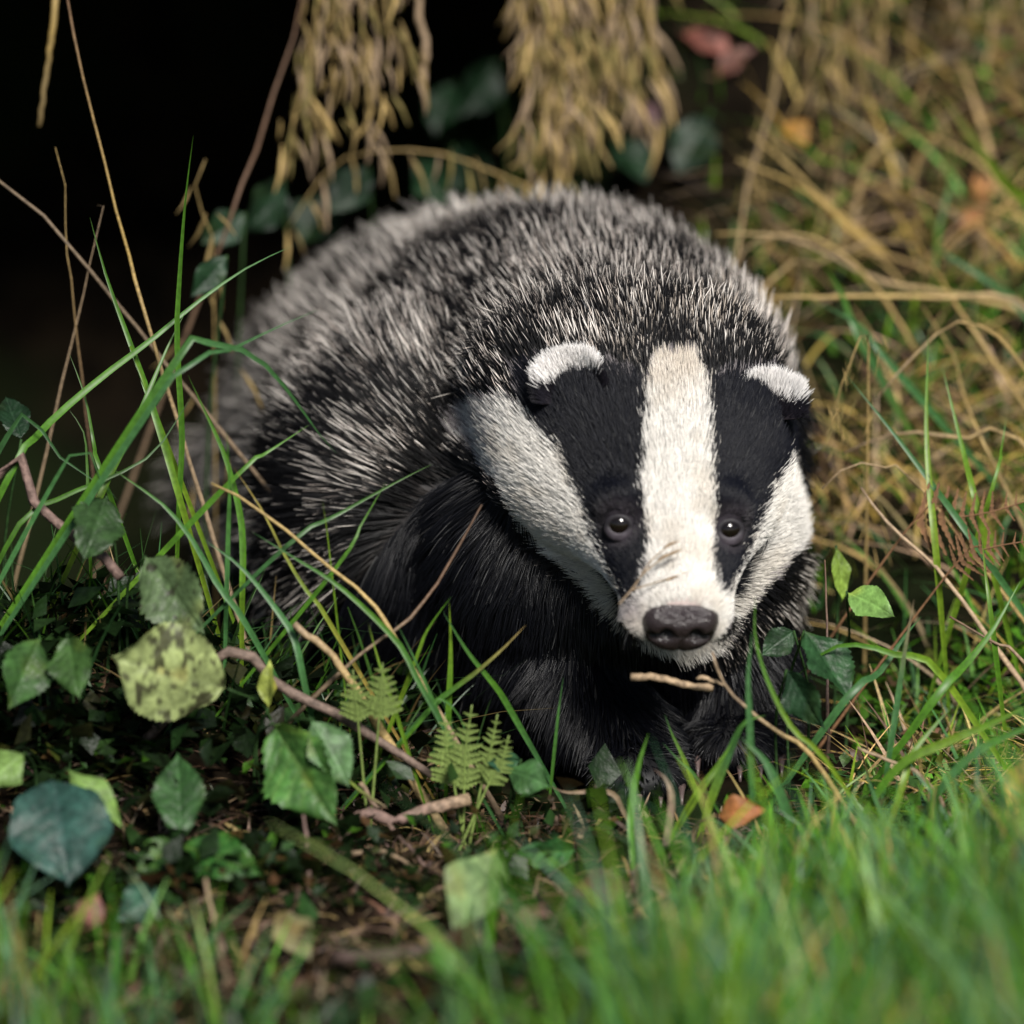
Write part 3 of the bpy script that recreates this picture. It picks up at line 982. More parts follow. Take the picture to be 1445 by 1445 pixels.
# -- green turf in front, thick to the right, thin over the middle
def turf():
    n = 44000
    x = RNG.uniform(-0.62, 0.75, n); y = RNG.uniform(-0.75, 0.02, n)
    d = smooth(0.035, 0.13, x + 0.06 * n2(x, y, 11, 71) - 0.5 * np.clip(y + 0.1, 0, 1)) * smooth(-0.04, -0.19, y) 
    d = np.maximum(d, 0.7 * smooth(-0.08, -0.26, x + 0.05 * n2(x, y, 20, 2)) * smooth(-0.24, -0.33, y))
    d = np.maximum(d, 0.07 * smooth(-0.2, -0.3, y))
    d = np.maximum(d, 0.8 * smooth(-0.42, -0.5, y) * (0.15 + 0.85 * smooth(0.07, 0.16, np.abs(x + 0.03))))
    d *= 0.35 + 0.65 * smooth(-0.35, 0.25, n2(x, y, 18, 7))
    k_ = pick(x, y, d) & off_badger(x, y, 0.03)
    x, y = x[k_], y[k_]; n = len(x)
    h = RNG.uniform(0.024, 0.066, n) * (0.70 + 0.65 * smooth(-0.12, -0.35, y)) * (1 + 0.35 * n2(x, y, 12, 5))
    h = h * np.where(x < -0.02, 0.78, 1.0 + 0.35 * smooth(-0.18, -0.3, y))
    ln = np.stack([RNG.normal(-0.05, 0.38, n), RNG.normal(0.0, 0.35, n)], -1)
    c1 = mixcol(n, [GREEN * 1.25, GREEN_Y * 1.1, np.array([0.085, 0.20, 0.075]), GREEN * 0.6, STRAW, np.array([0.06, 0.15, 0.075])], [4.5, 2, 3, 2, 0.9, 2], 0.35)
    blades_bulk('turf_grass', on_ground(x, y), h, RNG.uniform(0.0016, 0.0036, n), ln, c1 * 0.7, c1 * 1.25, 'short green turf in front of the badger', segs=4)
turf()
# -- turf of the meadow round about
def meadow():
    n = 16000
    x = RNG.uniform(-2.4, 2.4, n); y = RNG.uniform(-3.2, 0.6, n)
    k_ = (np.abs(x) > 0.62) | (y < -0.7)
    k_ &= (y < 0.25) | (x > 0.4)
    k_ &= (np.hypot(x - CAM[0], y - CAM[1]) > 1.0)
    x, y = x[k_], y[k_]; n = len(x)
    h = RNG.uniform(0.03, 0.07, n)
    ln = np.stack([RNG.normal(0, 0.4, n), RNG.normal(0, 0.4, n)], -1)
    c1 = mixcol(n, [GREEN, GREEN_Y, GREEN_B, STRAW], [4, 2, 3, 1])
    # keep what stands between lens and badger low
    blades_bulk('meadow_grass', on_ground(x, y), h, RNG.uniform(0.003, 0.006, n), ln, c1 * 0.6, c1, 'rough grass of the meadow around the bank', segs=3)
meadow()
# -- right slope: dead thatch lying flat, low green growth between
def thatch():
    n = 15000
    x = RNG.uniform(-0.03, 0.70, n); y = RNG.uniform(-0.06, 0.62, n)
    k_ = off_badger(x, y, 0.015) & pick(x, y, 0.08 + 0.92 * smooth(-0.25, 0.35, n2(x, y, 13, 17)))
    k_ &= ~((y < 0.05) & (x < 0.12)); k_ &= pick(x, y, 1 - 0.35 * smooth(0.30, 0.42, y))
    x, y = x[k_], y[k_]; n = len(x)
    h = RNG.uniform(0.018, 0.055, n)
    an = RNG.normal(0, 0.9, n) + np.where(RNG.random(n) < 0.5, 0, math.pi)
    run = RNG.uniform(0.7, 2.2, n)
    ln = np.stack([np.cos(an) * run, np.sin(an) * run * 0.6 - 0.2], -1)
    c1 = mixcol(n, [STRAW, STRAW_Y, TAN, BROWN, STRAW * 0.5, BROWN * 0.5], [3, 2.2, 2.5, 2, 3, 2], 0.4)
    c1 = c1 * (1 - 0.35 * smooth(0.3, 0.45, y))[:, None]  # straw darkened up the bank, shade painted into its colour
    blades_bulk('dry_thatch', on_ground(x, y) + np.array([0, 0, 0.004]), h, RNG.uniform(0.0009, 0.0026, n), ln, c1 * 1.35, c1 * 1.7, 'tangled dead straw lying over the slope beside the badger', segs=6, mat=M_STRAW, curve=0.25)
thatch()
def straws():
    n = 520
    x = RNG.uniform(0.06, 0.6, n); y = RNG.uniform(0.02, 0.6, n)
    k_ = off_badger(x, y, 0.04); x, y = x[k_], y[k_]; n = len(x)
    h = RNG.uniform(0.03, 0.075, n); an = RNG.normal(0, 0.7, n) + np.where(RNG.random(n) < 0.5, 0, math.pi); run = RNG.uniform(0.9, 2.0, n)
    c1 = mixcol(n, [STRAW, STRAW_Y, TAN, GREEN_Y * 0.8, GREEN], [4, 2, 2, 1.5, 2], 0.3)
    blades_bulk('straw_stems', on_ground(x, y), h, RNG.uniform(0.002, 0.0042, n), np.stack([np.cos(an) * run, np.sin(an) * run * 0.5], -1), c1, c1 * 1.2, 'longer bent straws arching over the thatch', segs=8, mat=M_STRAW, curve=0.4)
straws()
def slope_green():
    n = 24000
    x = RNG.uniform(-0.04, 0.8, n); y = RNG.uniform(-0.08, 0.68, n)
    k_ = off_badger(x, y, 0.01) & pick(x, y, 0.12 + 0.88 * smooth(-0.25, 0.35, n2(x, y, 16, 27)))
    k_ &= ~((x < 0.0) & (y < 0.42)); k_ &= ~((y < 0.05) & (x < 0.11))
    x, y = x[k_], y[k_]; n = len(x)
    h = RNG.uniform(0.008, 0.030, n)
    ln = np.stack([RNG.normal(0, 0.7, n), RNG.normal(0, 0.5, n)], -1)
    c1 = mixcol(n, [GREEN, GREEN_Y, GREEN_D, np.array([0.11, 0.13, 0.02]), GREEN_B], [3, 2, 2, 2, 1.5])
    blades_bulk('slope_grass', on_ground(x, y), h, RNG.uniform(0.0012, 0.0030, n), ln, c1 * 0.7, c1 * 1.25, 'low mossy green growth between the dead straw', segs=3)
slope_green()
# -- ground cover of tiny leaves on the left mound and the earth before the feet
def tiny_leaves(name, x, y, z, size, cols, label):
    n = len(x)
    az = RNG.uniform(0, 2 * math.pi, n); el = RNG.uniform(-0.2, 1.0, n)
    ax = np.stack([np.cos(az) * np.cos(el), np.sin(az) * np.cos(el), np.sin(el)], -1)
    sd = np.cross(ax, RNG.normal(0, 1, (n, 3)) * 0.5 + np.array([0, 0.3, 1])); sd /= np.linalg.norm(sd, axis=1)[:, None]
    nr = np.cross(sd, ax)
    c = np.stack([x, y, z], -1)
    s = size[:, None]
    V_ = np.stack([c, c + ax * s * 0.45 + sd * s * 0.32 + nr * s * 0.08, c + ax * s - nr * s * 0.1, c + ax * s * 0.45 - sd * s * 0.32 + nr * s * 0.08, c + ax * s * 0.5 - nr * s * 0.02], 1).reshape(-1, 3)
    b = np.arange(n) * 5
    F_ = np.concatenate([np.stack([b, b + 1, b + 4], -1), np.stack([b + 1, b + 2, b + 4], -1), np.stack([b + 2, b + 3, b + 4], -1), np.stack([b + 3, b, b + 4], -1)])
    o = mesh_obj(name, V_, F_, M_LEAF, None, np.clip(np.repeat(cols, 5, 0), 0, 1))
    return tag(o, label, None, None, 'stuff')
def cover():
    n = 34000
    x = RNG.uniform(-0.45, 0.12, n); y = RNG.uniform(-0.45, 0.10, n)
    d = 0.55 * smooth(-0.2, 0.3, n2(x, y, 22, 37)) * smooth(0.10, -0.02, x)
    k_ = pick(x, y, d) & off_badger(x, y, 0.0)
    x, y = x[k_], y[k_]; n = len(x)
    c = 0.6 * mixcol(n, [GREEN_D * 0.4, GREEN_D, np.array([0.05, 0.065, 0.010]), np.array([0.08, 0.045, 0.016]), GREEN * 0.8], [5, 3, 2, 2, 0.8], 0.4)  # whole mix darkened so the colour stands for shade on the left
    tiny_leaves('ground_cover', x, y, ground(x, y) + RNG.uniform(0, 0.022, n), RNG.uniform(0.003, 0.010, n) * np.where(RNG.random(n) < 0.16, RNG.uniform(1.5, 2.8, n), 1.0), c, 'tiny mossy leaves covering the earth left of the badger')
    n = 8000
    x = RNG.uniform(-0.45, 0.16, n); y = RNG.uniform(-0.5, 0.06, n)
    k_ = off_badger(x, y, 0.0); x, y = x[k_], y[k_]; n = len(x)
    h = RNG.uniform(0.004, 0.014, n); an = RNG.uniform(0, 2 * math.pi, n); run = RNG.uniform(0.8, 3.0, n)
    ln = np.stack([np.cos(an) * run, np.sin(an) * run * 0.7], -1)
    c1 = mixcol(n, [BROWN, TAN * 0.7, ROSE * 0.7, STRAW * 0.7, BROWN * 0.5], [3, 2, 2, 1.5, 3])
    blades_bulk('leaf_litter', on_ground(x, y) + np.array([0, 0, 0.005]), h, RNG.uniform(0.0010, 0.0035, n), ln, c1, c1, 'brown litter of stalks and leaf scraps on the earth', segs=4, mat=M_DEAD, curve=0.1)
    # thin fine blades on the left mound
    n = 1000
    x = RNG.normal(-0.19, 0.09, n); y = RNG.normal(0.03, 0.05, n)
    k_ = off_badger(x, y, 0.0); x, y = x[k_], y[k_]; n = len(x)
    h = RNG.uniform(0.02, 0.075, n)
    ln = np.stack([RNG.normal(0.1, 0.5, n), RNG.normal(-0.1, 0.35, n)], -1)
    c1 = mixcol(n, [GREEN * 0.6, GREEN_B * 0.7, GREEN_D, STRAW * 0.5], [3, 3, 2, 1])
    blades_bulk('mound_grass', on_ground(x, y), h, RNG.uniform(0.0010, 0.0024, n), ln, c1 * 0.5, c1, 'thin grass growing over the mound by the badger', segs=5)
    # green leafy growth on the bank behind the back, right of the hollow
    n = 9000
    x = RNG.uniform(-0.04, 0.6, n); y = RNG.uniform(0.38, 0.80, n)
    k_ = pick(x, y, 0.8 * smooth(-0.3, 0.3, n2(x, y, 11, 57))); x, y = x[k_], y[k_]; n = len(x)
    c = mixcol(n, [GREEN_D, GREEN, np.array([0.10, 0.12, 0.02]), BROWN], [3, 3, 2, 2])
    tiny_leaves('bank_moss', x, y, ground(x, y) + RNG.uniform(0, 0.02, n), RNG.uniform(0.004, 0.014, n), c, 'moss and small leaves on the bank behind the back')
    # growth on the overhanging lip and its brow
    n = 5000
    x = RNG.uniform(-0.8, 0.9, n); f = lip_front(x); y = f + RNG.uniform(-0.03, 0.5, n)
    z = lip_under(x, y) + 0.06 + 0.3 * (np.clip(y - f, 0, 1) / (1.35 - f)) ** 0.375
    h = RNG.uniform(0.04, 0.12, n)
    ln = np.stack([RNG.normal(0, 0.5, n), RNG.normal(-0.3, 0.4, n)], -1)
    c1 = mixcol(n, [GREEN, GREEN_D, STRAW, BROWN], [3, 3, 3, 1])
    blades_bulk('bank_top_grass', np.stack([x, y, z], -1), h, RNG.uniform(0.002, 0.004, n), ln, c1 * 0.6, c1, 'rough grass on the brow of the added bank lip', segs=4)
cover()
def moss_and_undergrowth():
    # fuzzy moss over the bare earth
    n = 26000
    x = RNG.uniform(-0.42, 0.16, n); y = RNG.uniform(-0.42, 0.06, n)
    k_ = off_badger(x, y, 0.0) & pick(x, y, smooth(-0.25, 0.25, n2(x, y, 17, 91)))
    x, y = x[k_], y[k_]; n = len(x)
    ln = np.stack([RNG.normal(0, 0.8, n), RNG.normal(0, 0.8, n)], -1)
    tone = smooth(-0.3, 0.3, n2(x, y, 9, 93))[:, None]
    c1 = (np.array([0.045, 0.060, 0.010]) * tone + np.array([0.070, 0.042, 0.014]) * (1 - tone)) * RNG.uniform(0.2, 1.1, (n, 1))
    blades_bulk('moss', on_ground(x, y) + np.array([0, 0, 0.002]), RNG.uniform(0.003, 0.010, n), RNG.uniform(0.0007, 0.0016, n), ln, c1 * 0.5, c1, 'olive and brown moss over the earth before the badger', segs=2)
    # small leaves filling the left mound, shade mixed into their colour, and the wet corner under the right cheek
    n = 1500
    x = RNG.normal(-0.20, 0.085, n); y = RNG.normal(-0.045, 0.05, n)
    k_ = off_badger(x, y, 0.01); x, y = x[k_], y[k_]; n = len(x)
    c = 0.6 * mixcol(n, [GREEN_D * 0.3, GREEN_D * 0.5, GREEN_D, np.array([0.03, 0.03, 0.008])], [4, 3, 1.2, 1], 0.4)
    tiny_leaves('undergrowth', x, y, ground(x, y) + RNG.uniform(0.0, 0.035, n), RNG.uniform(0.008, 0.019, n), c, 'small-leaved undergrowth on the mound, shade painted into its greens')
    n = 1500
    x = RNG.uniform(0.09, 0.24, n); y = RNG.uniform(-0.09, 0.10, n)
    k_ = off_badger(x, y, 0.0); x, y = x[k_], y[k_]; n = len(x)
    c = mixcol(n, [GREEN_D, GREEN * 0.7, GREEN, np.array([0.10, 0.12, 0.02]), BROWN], [3, 3, 2, 2, 1], 0.4)
    tiny_leaves('wet_undergrowth', x, y, ground(x, y) + RNG.uniform(0.0, 0.02, n), RNG.uniform(0.004, 0.012, n), c, 'small wet leaves under the right cheek')
    n = 700
    x = RNG.uniform(0.10, 0.40, n); y = RNG.uniform(-0.10, 0.12, n)
    k_ = off_badger(x, y, 0.02); x, y = x[k_], y[k_]; n = len(x)
    ln = np.stack([RNG.normal(0, 0.7, n), RNG.normal(0, 0.5, n)], -1)
    c1 = mixcol(n, [GREEN, GREEN_Y, GREEN_B * 1.2, STRAW], [3, 2, 3, 2], 0.35)
    blades_bulk('slope_foot_grass', on_ground(x, y), RNG.uniform(0.015, 0.05, n), RNG.uniform(0.0012, 0.0030, n), ln, c1 * 0.7, c1 * 1.2, 'loose grass at the foot of the slope beside the badger', segs=5)
moss_and_undergrowth()
# ------------------------------------------------------------------ single blades, left of the badger
G, GY, GB, GD = GREEN, GREEN_Y, GREEN_B, GREEN_D
blade([(253, 705), (257, 615), (250, 482), (253, 400), (262, 280), (273, 190)], 0.01, 0.02, 8.6, [GY, G, G * 0.9, G * 0.7], 'tallest upright green grass blade, standing before the black hollow', twist=1.0)
blade([(13, 672), (53, 615), (93, 575), (153, 525), (213, 480), (283, 423), (350, 377), (413, 347)], -0.03, 0.06, 10.1, [G * 0.7, G, G, GB], 'long green blade arching over the dark hollow onto the badger rump', twist=0.5, n=26)
blade([(250, 690), (233, 632), (207, 549), (183, 482), (150, 390), (127, 307)], 0.0, 0.05, 10.1, [GY, GY, G, G * 0.6], 'bright green blade leaning away from the badger over the hollow')
blade([(205, 545), (185, 490), (155, 420)], 0.02, 0.04, 7.0, [G, GY, G], 'short bright blade beside the leaning bright green one')
blade([(145, 670), (135, 640), (120, 560), (97, 497)], 0.0, 0.02, 7.0, [G * 0.6, G, G * 0.5], 'short dark green blade with hooked thin tip at hollow edge', twist=0.3)
blade([(125, 725), (123, 660), (118, 610), (95, 575)], -0.01, 0.0, 5.5, [G * 0.6, G * 0.8, G * 0.5], 'thin blade with bent tip beneath the long arching blade', twist=0.2)
blade([(135, 715), (160, 660), (190, 600), (215, 540), (240, 482), (262, 440)], -0.02, 0.03, 10.1, [GY * 0.8, GY * 0.9, G * 0.9, G * 0.6], 'broad yellow-green blade crossing the bright leaning one', twist=0.4)
blade([(255, 500), (285, 484), (340, 493), (380, 520), (420, 570), (450, 612), (475, 640)], -0.05, -0.02, 11.7, [GY, G * 1.1, G, GB, GB * 0.7], 'broad green blade arching down across the grizzled flank', twist=0.5, n=24)
blade([(245, 530), (300, 505), (335, 489), (386, 464), (449, 437)], -0.06, -0.02, 9.4, [GB * 0.7, GB, GB, GB * 0.8], 'bluish green blade lying across the upper flank', twist=0.3)
blade([(330, 675), (377, 639), (437, 599)], -0.04, -0.03, 8.6, [GY, G * 1.1, G], 'short bright blade pointing up across the lower flank', twist=0.4)
blade([(342, 842), (343, 782), (340, 732), (327, 675), (313, 632), (290, 582), (265, 529)], -0.04, -0.02, 9.4, [GY, GY, G * 1.2, G, G * 0.7], 'tall blade folded at its middle in front of the flank')
blade([(322, 760), (324, 690), (320, 608)], -0.05, -0.05, 7.0, [GB, GB * 1.3, G], 'upright pale green blade beside the folded one', twist=0.8)
blade([(455, 862), (430, 830), (400, 780), (370, 720), (330, 660)], -0.06, -0.05, 6.2, [STRAW_Y, STRAW_Y, GY, STRAW_Y], 'yellowing blade slanting before the black shoulder', twist=0.3)
blade([(350, 885), (310, 830), (270, 760), (230, 712), (185, 680), (150, 655)], -0.06, -0.04, 8.6, [GB, GB * 1.2, GB * 1.2, G * 0.8], 'bluish blade bowing out over the dark leaves', twist=0.4)
blade([(430, 965), (415, 900), (390, 860), (340, 800), (285, 760)], -0.08, -0.06, 9.4, [G * 0.8, GB, GB * 1.3, GB], 'long bluish blade bending away from the fern', twist=0.4)
blade([(645, 1060), (590, 960), (560, 905), (482, 830), (420, 790), (355, 750)], -0.09, -0.06, 7.8, [GB, GB, G, GB], 'long blade slanting down to the fern tips', twist=0.5, n=24)
blade([(20, 600), (70, 635), (150, 690)], -0.02, -0.03, 9.4, [G * 0.4, GB * 0.6, GB * 0.8], 'dull broad blade lying along the purple-brown twig', twist=0.2)
blade([(100, 640), (130, 665), (165, 705)], -0.05, -0.05, 7.0, [GB, GB * 1.3, GB], 'pale short blade lying over the broad yellow-green one', twist=0.2)
blade([(15, 760), (80, 705), (140, 680), (215, 640), (270, 560)], -0.04, 0.0, 7.0, [G * 0.5, G * 0.7, G * 0.8, GB * 0.7], 'dim green blade weaving behind the leaf pile', twist=0.4)
blade([(475, 800), (510, 740), (545, 680)], -0.06, -0.05, 6.2, [G, G, G * 0.9], 'single slim blade standing over the black shoulder', twist=0.4)
blade([(405, 770), (470, 730), (560, 680), (610, 655)], -0.055, -0.03, 6.2, [GB * 0.6, GB * 0.8, G * 0.7], 'dim blade lying flat across the black shoulder', twist=0.2)
blade([(465, 780), (460, 740), (455, 705)], -0.06, -0.06, 3.1, [G, GY], 'hair-thin upright blade before the shoulder', twist=0.2)
blade([(633, 1005), (636, 920), (634, 850)], -0.07, -0.07, 8.6, [G * 0.7, G, GY], 'flat-topped upright blade before the black chest', twist=0.3)
blade([(585, 935), (600, 895), (617, 868), (637, 842)], -0.07, -0.07, 6.2, [G, GY, G], 'blade leaning against the flat-topped upright one', twist=0.3)
blade([(722, 1005), (700, 970), (660, 920), (625, 863)], -0.07, -0.075, 8.6, [GB, GB, G, GB], 'bluish blade forming a cross before the chest, slanting down', twist=0.3)
blade([(605, 1003), (640, 972), (670, 950), (710, 915), (742, 882)], -0.075, -0.075, 7.8, [GB * 0.7, GB, G * 0.8, STRAW], 'blade with dry tip forming a cross before the chest', twist=0.3)
blade([(785, 1033), (790, 990), (795, 955)], -0.07, -0.07, 4.7, [G * 1.1, GB], 'small lone blade before the black foreleg', twist=0.3)
blade([(560, 1010), (535, 935), (520, 880)], -0.085, -0.08, 5.5, [G, GY], 'short upright blade by the small fern', twist=0.3)
blade([(620, 1010), (585, 930), (560, 880)], -0.08, -0.08, 5.5, [G, GB], 'bluish blade rising beside the small fern', twist=0.3)
# dry stalks, left
stalk([(215, 480), (185, 370), (155, 260), (130, 160), (110, 80), (92, -20)], 0.05, 0.14, 9, [TAN, TAN, STRAW_Y * 0.7, BROWN], 'tall bent brown stalk rising before the black hollow')
stalk([(55, 178), (66, 100), (74, 40), (80, -20)], 0.20, 0.22, 6, [STRAW * 0.4, STRAW * 0.5, STRAW_Y * 0.6, STRAW], 'thin straw hanging in the black hollow', root=False, taper=1.6)
stalk([(100, 350), (60, 305), (0, 255), (-40, 225)], 0.10, 0.12, 10, [BROWN, TAN * 0.6, TAN * 0.6], 'slanting brown stalk at the edge of the hollow', root=True)
stalk([(95, 345), (93, 320), (90, 255), (78, 208)], 0.10, 0.11, 6, [BROWN, BROWN, STRAW], 'short straw with a pale end standing in the hollow', taper=0.15)
stalk([(130, 360), (140, 320), (137, 290)], 0.10, 0.10, 7, [STRAW * 0.6, TAN * 1.3, TAN], 'pale bent sheath in the hollow', root=True, taper=0.1)
stalk([(590, -25), (592, 30), (601, 62), (597, 125)], 0.30, 0.30, 12, [TAN * 0.9, TAN * 1.2, TAN * 1.2, TAN], 'pale smooth stick hanging down above the badger back', cat='stick', name='hanging_stick', root=False, taper=0.8)
stalk([(335, 278), (352, 235), (372, 185), (395, 100), (420, 40), (430, -20)], 0.22, 0.30, 10, [TAN * 0.7, TAN * 0.7, BROWN, BROWN], 'dim stalk leaning beside the hanging seed heads')
stalk([(560, 905), (546, 881), (522, 849), (482, 813), (430, 772), (370, 722), (298, 682)], -0.075, -0.06, 10, [TAN, TAN * 1.1, STRAW, STRAW, STRAW * 0.8], 'long tan straw slanting across the flank towards the chest')
stalk([(500, 930), (565, 885), (600, 845), (640, 785), (680, 712)], -0.07, -0.045, 9, [BROWN, TAN * 0.5, TAN * 0.7, BROWN, BROWN * 0.6], 'dark brown stalk leaning on the black chest')
stalk([(470, 925), (440, 905), (415, 880)], -0.08, -0.08, 15, [TAN * 1.3, STRAW * 1.3, TAN], 'short pale broken straw by the leaf pile', root=True, taper=0.7)
# twigs, left
stalk([(0, 665), (50, 710), (95, 750), (150, 790), (170, 815)], -0.03, -0.06, 19, [ROSE * 0.8, ROSE * 0.8, ROSE * 1.1, ROSE * 0.8], 'purple-brown bramble twig running down into the leaves', 'twig', 'twig', mat=M_TWIG, taper=0.8)
stalk([(315, 922), (400, 972), (480, 1010), (550, 1055), (622, 1102)], -0.085, -0.085, 17, [TWIGC, TWIGC * 1.2, TWIGC * 1.3, TWIGC * 1.3], 'grey-brown twig lying from the mottled leaf towards the fern', 'twig', 'twig', mat=M_TWIG, taper=0.7)
stalk([(505, 1150), (560, 1158), (600, 1142), (635, 1135), (662, 1128)], -0.11, -0.10, 14, [ROSE * 0.6, ROSE, ROSE * 1.3, TAN], 'broken pinkish stick lying below the fern', 'twig', 'twig', mat=M_TWIG, taper=1.3)
stalk([(508, 1105), (550, 1165), (600, 1222)], -0.10, -0.12, 8, [TAN * 0.7, ROSE, ROSE], 'thin straight twig pointing away from the broken stick', 'twig', 'twig', mat=M_TWIG, taper=0.7, root=False)
stalk([(436, 1245), (434, 1195), (428, 1150)], -0.17, -0.16, 11, [ROSE, ROSE * 1.2, ROSE], 'short upright pinkish stem below the toothed leaf', 'twig', 'twig', mat=M_TWIG)
stalk([(318, 1380), (306, 1320), (290, 1240)], -0.24, -0.22, 14, [TAN * 0.5, TAN * 0.7, TAN], 'blurred greyish stem rising below the wet leaf cluster', 'twig', 'twig', mat=M_TWIG)
stalk([(470, 1352), (560, 1348), (650, 1335), (745, 1342), (830, 1345)], -0.27, -0.27, 22, [ROSE * 0.35, ROSE * 0.45, ROSE * 0.6, TAN * 0.6], 'dark purple stick lying on the earth below the pale leaf', 'twig', 'twig', mat=M_TWIG, root=False, taper=0.6)
stalk([(425, 1050), (470, 1085), (515, 1120), (545, 1140)], -0.11, -0.11, 9, [GY * 0.5, GY * 0.6, TAN * 0.5], 'olive stem lying across the foot of the broken stick', 'twig', 'twig', mat=M_TWIG, root=False)
stalk([(482, 1205), (540, 1202), (585, 1225), (600, 1245)], -0.14, -0.14, 8, [TAN * 0.5, TAN * 0.8, TAN * 0.5], 'curved thin twig resting on brown moss', 'twig', 'twig', mat=M_TWIG, root=False)
# round the nose and the feet
stalk([(890, 955), (930, 957), (970, 967), (1005, 972)], -0.085, -0.085, 11, [TAN * 0.7, TAN, TAN * 1.1, TAN * 1.2], 'short tan stick lying under the chin', 'twig', 'twig', root=False, mat=M_TWIG, taper=0.9)
stalk([(1150, 1072), (1100, 1035), (1060, 1005), (1022, 965), (1005, 920)], -0.10, -0.10, 10, [STRAW * 0.8, STRAW, STRAW, TAN * 1.2, TAN], 'bent straw stalk rising from the turf to the chin')
stalk([(985, 955), (1000, 958), (1022, 968)], -0.095, -0.095, 8, [TAN, TAN * 1.4, TAN], 'stub of pale twig beside the straw under the chin', 'twig', 'twig', root=False, mat=M_TWIG)
blade([(893, 1220), (890, 1150), (900, 1085), (915, 1035)], -0.13, -0.12, 10.1, [GY, G * 1.3, G * 1.1, G], 'thick upright green blade before the forepaw', twist=0.3)
blade([(975, 1095), (960, 1060), (948, 1035), (938, 1008)], -0.08, -0.08, 6.2, [G, GY, GB], 'short pale blade growing beside the forepaw', twist=0.3)
blade([(985, 1100), (960, 1075), (935, 1048)], -0.085, -0.085, 4.7, [G, GB], 'thin blade lying under the short pale one by the forepaw', twist=0.3)
blade([(940, 1195), (948, 1130), (940, 1100), (922, 1085)], -0.14, -0.13, 10.1, [ROSE * 1.2, ROSE * 1.3, TAN, ROSE], 'curled withered leaf blade beside the thick green one', mat=M_DEAD, cat='dead blade', name='withered_grass')
blade([(880, 1145), (860, 1118), (800, 1118), (775, 1108)], -0.10, -0.10, 7.0, [ROSE * 1.3, TAN * 1.2, TAN, BROWN], 'pinkish dead stem bent over the earth by the forepaw', mat=M_DEAD, cat='dead blade', name='withered_grass')
blade([(1165, 1072), (1120, 1030), (1085, 965), (1066, 900), (1066, 842)], -0.115, -0.10, 7.0, [GY, GY * 1.2, GY, G, G], 'bright curved blade rising beside the white cheek', twist=0.4)
blade([(1062, 1120), (1058, 1020), (1056, 950), (1062, 890)], -0.13, -0.12, 9.4, [GB * 0.8, GB * 1.1, GB * 1.1, GB], 'soft bluish upright blade next to the bright curved one', twist=0.4)
blade([(600, 1010), (620, 985), (648, 1010), (665, 1060)], -0.08, -0.08, 4.7, [G, G, GB], 'small blade hooping over the fern', twist=0.2)
# wisp on the muzzle
def wisp():
    b = P(873, 853, -0.092)
    o = empty('grass_wisp', b, 'fine dry grass wisp caught across the muzzle', 'grass wisp')
    for pts in ([(873, 853), (893, 830), (905, 812), (915, 795)], [(893, 832), (915, 825), (938, 818), (956, 812)], [(905, 812), (925, 795), (948, 780)], [(907, 808), (920, 790), (946, 768)]):
        c = spline([P(a, b_, -0.103 + 0.0004 * (a - 873) * 0.6) for a, b_ in pts], 8)
        v, f = tube(c, np.linspace(0.00045, 0.00025, 8), 5)
        mesh_obj('stem', v, f, M_STRAW, o, np.tile(TAN, (len(v), 1)))
    for (a, b_) in ((946, 768), (938, 785), (950, 780), (956, 812), (945, 817)):
        q = P(a, b_, -0.103 + 0.00024 * (a - 873)); c = spline([q - np.array([0.003, 0, 0.0017]), q, q + np.array([0.004, 0, 0.0016])], 6)
        v, f = tube(c, np.array([0.0003, 0.0007, 0.0009, 0.0008, 0.0005, 0.0002]), 6)
        mesh_obj('spikelet', v, f, M_STRAW, o, np.tile(TAN, (len(v), 1)))
wisp()

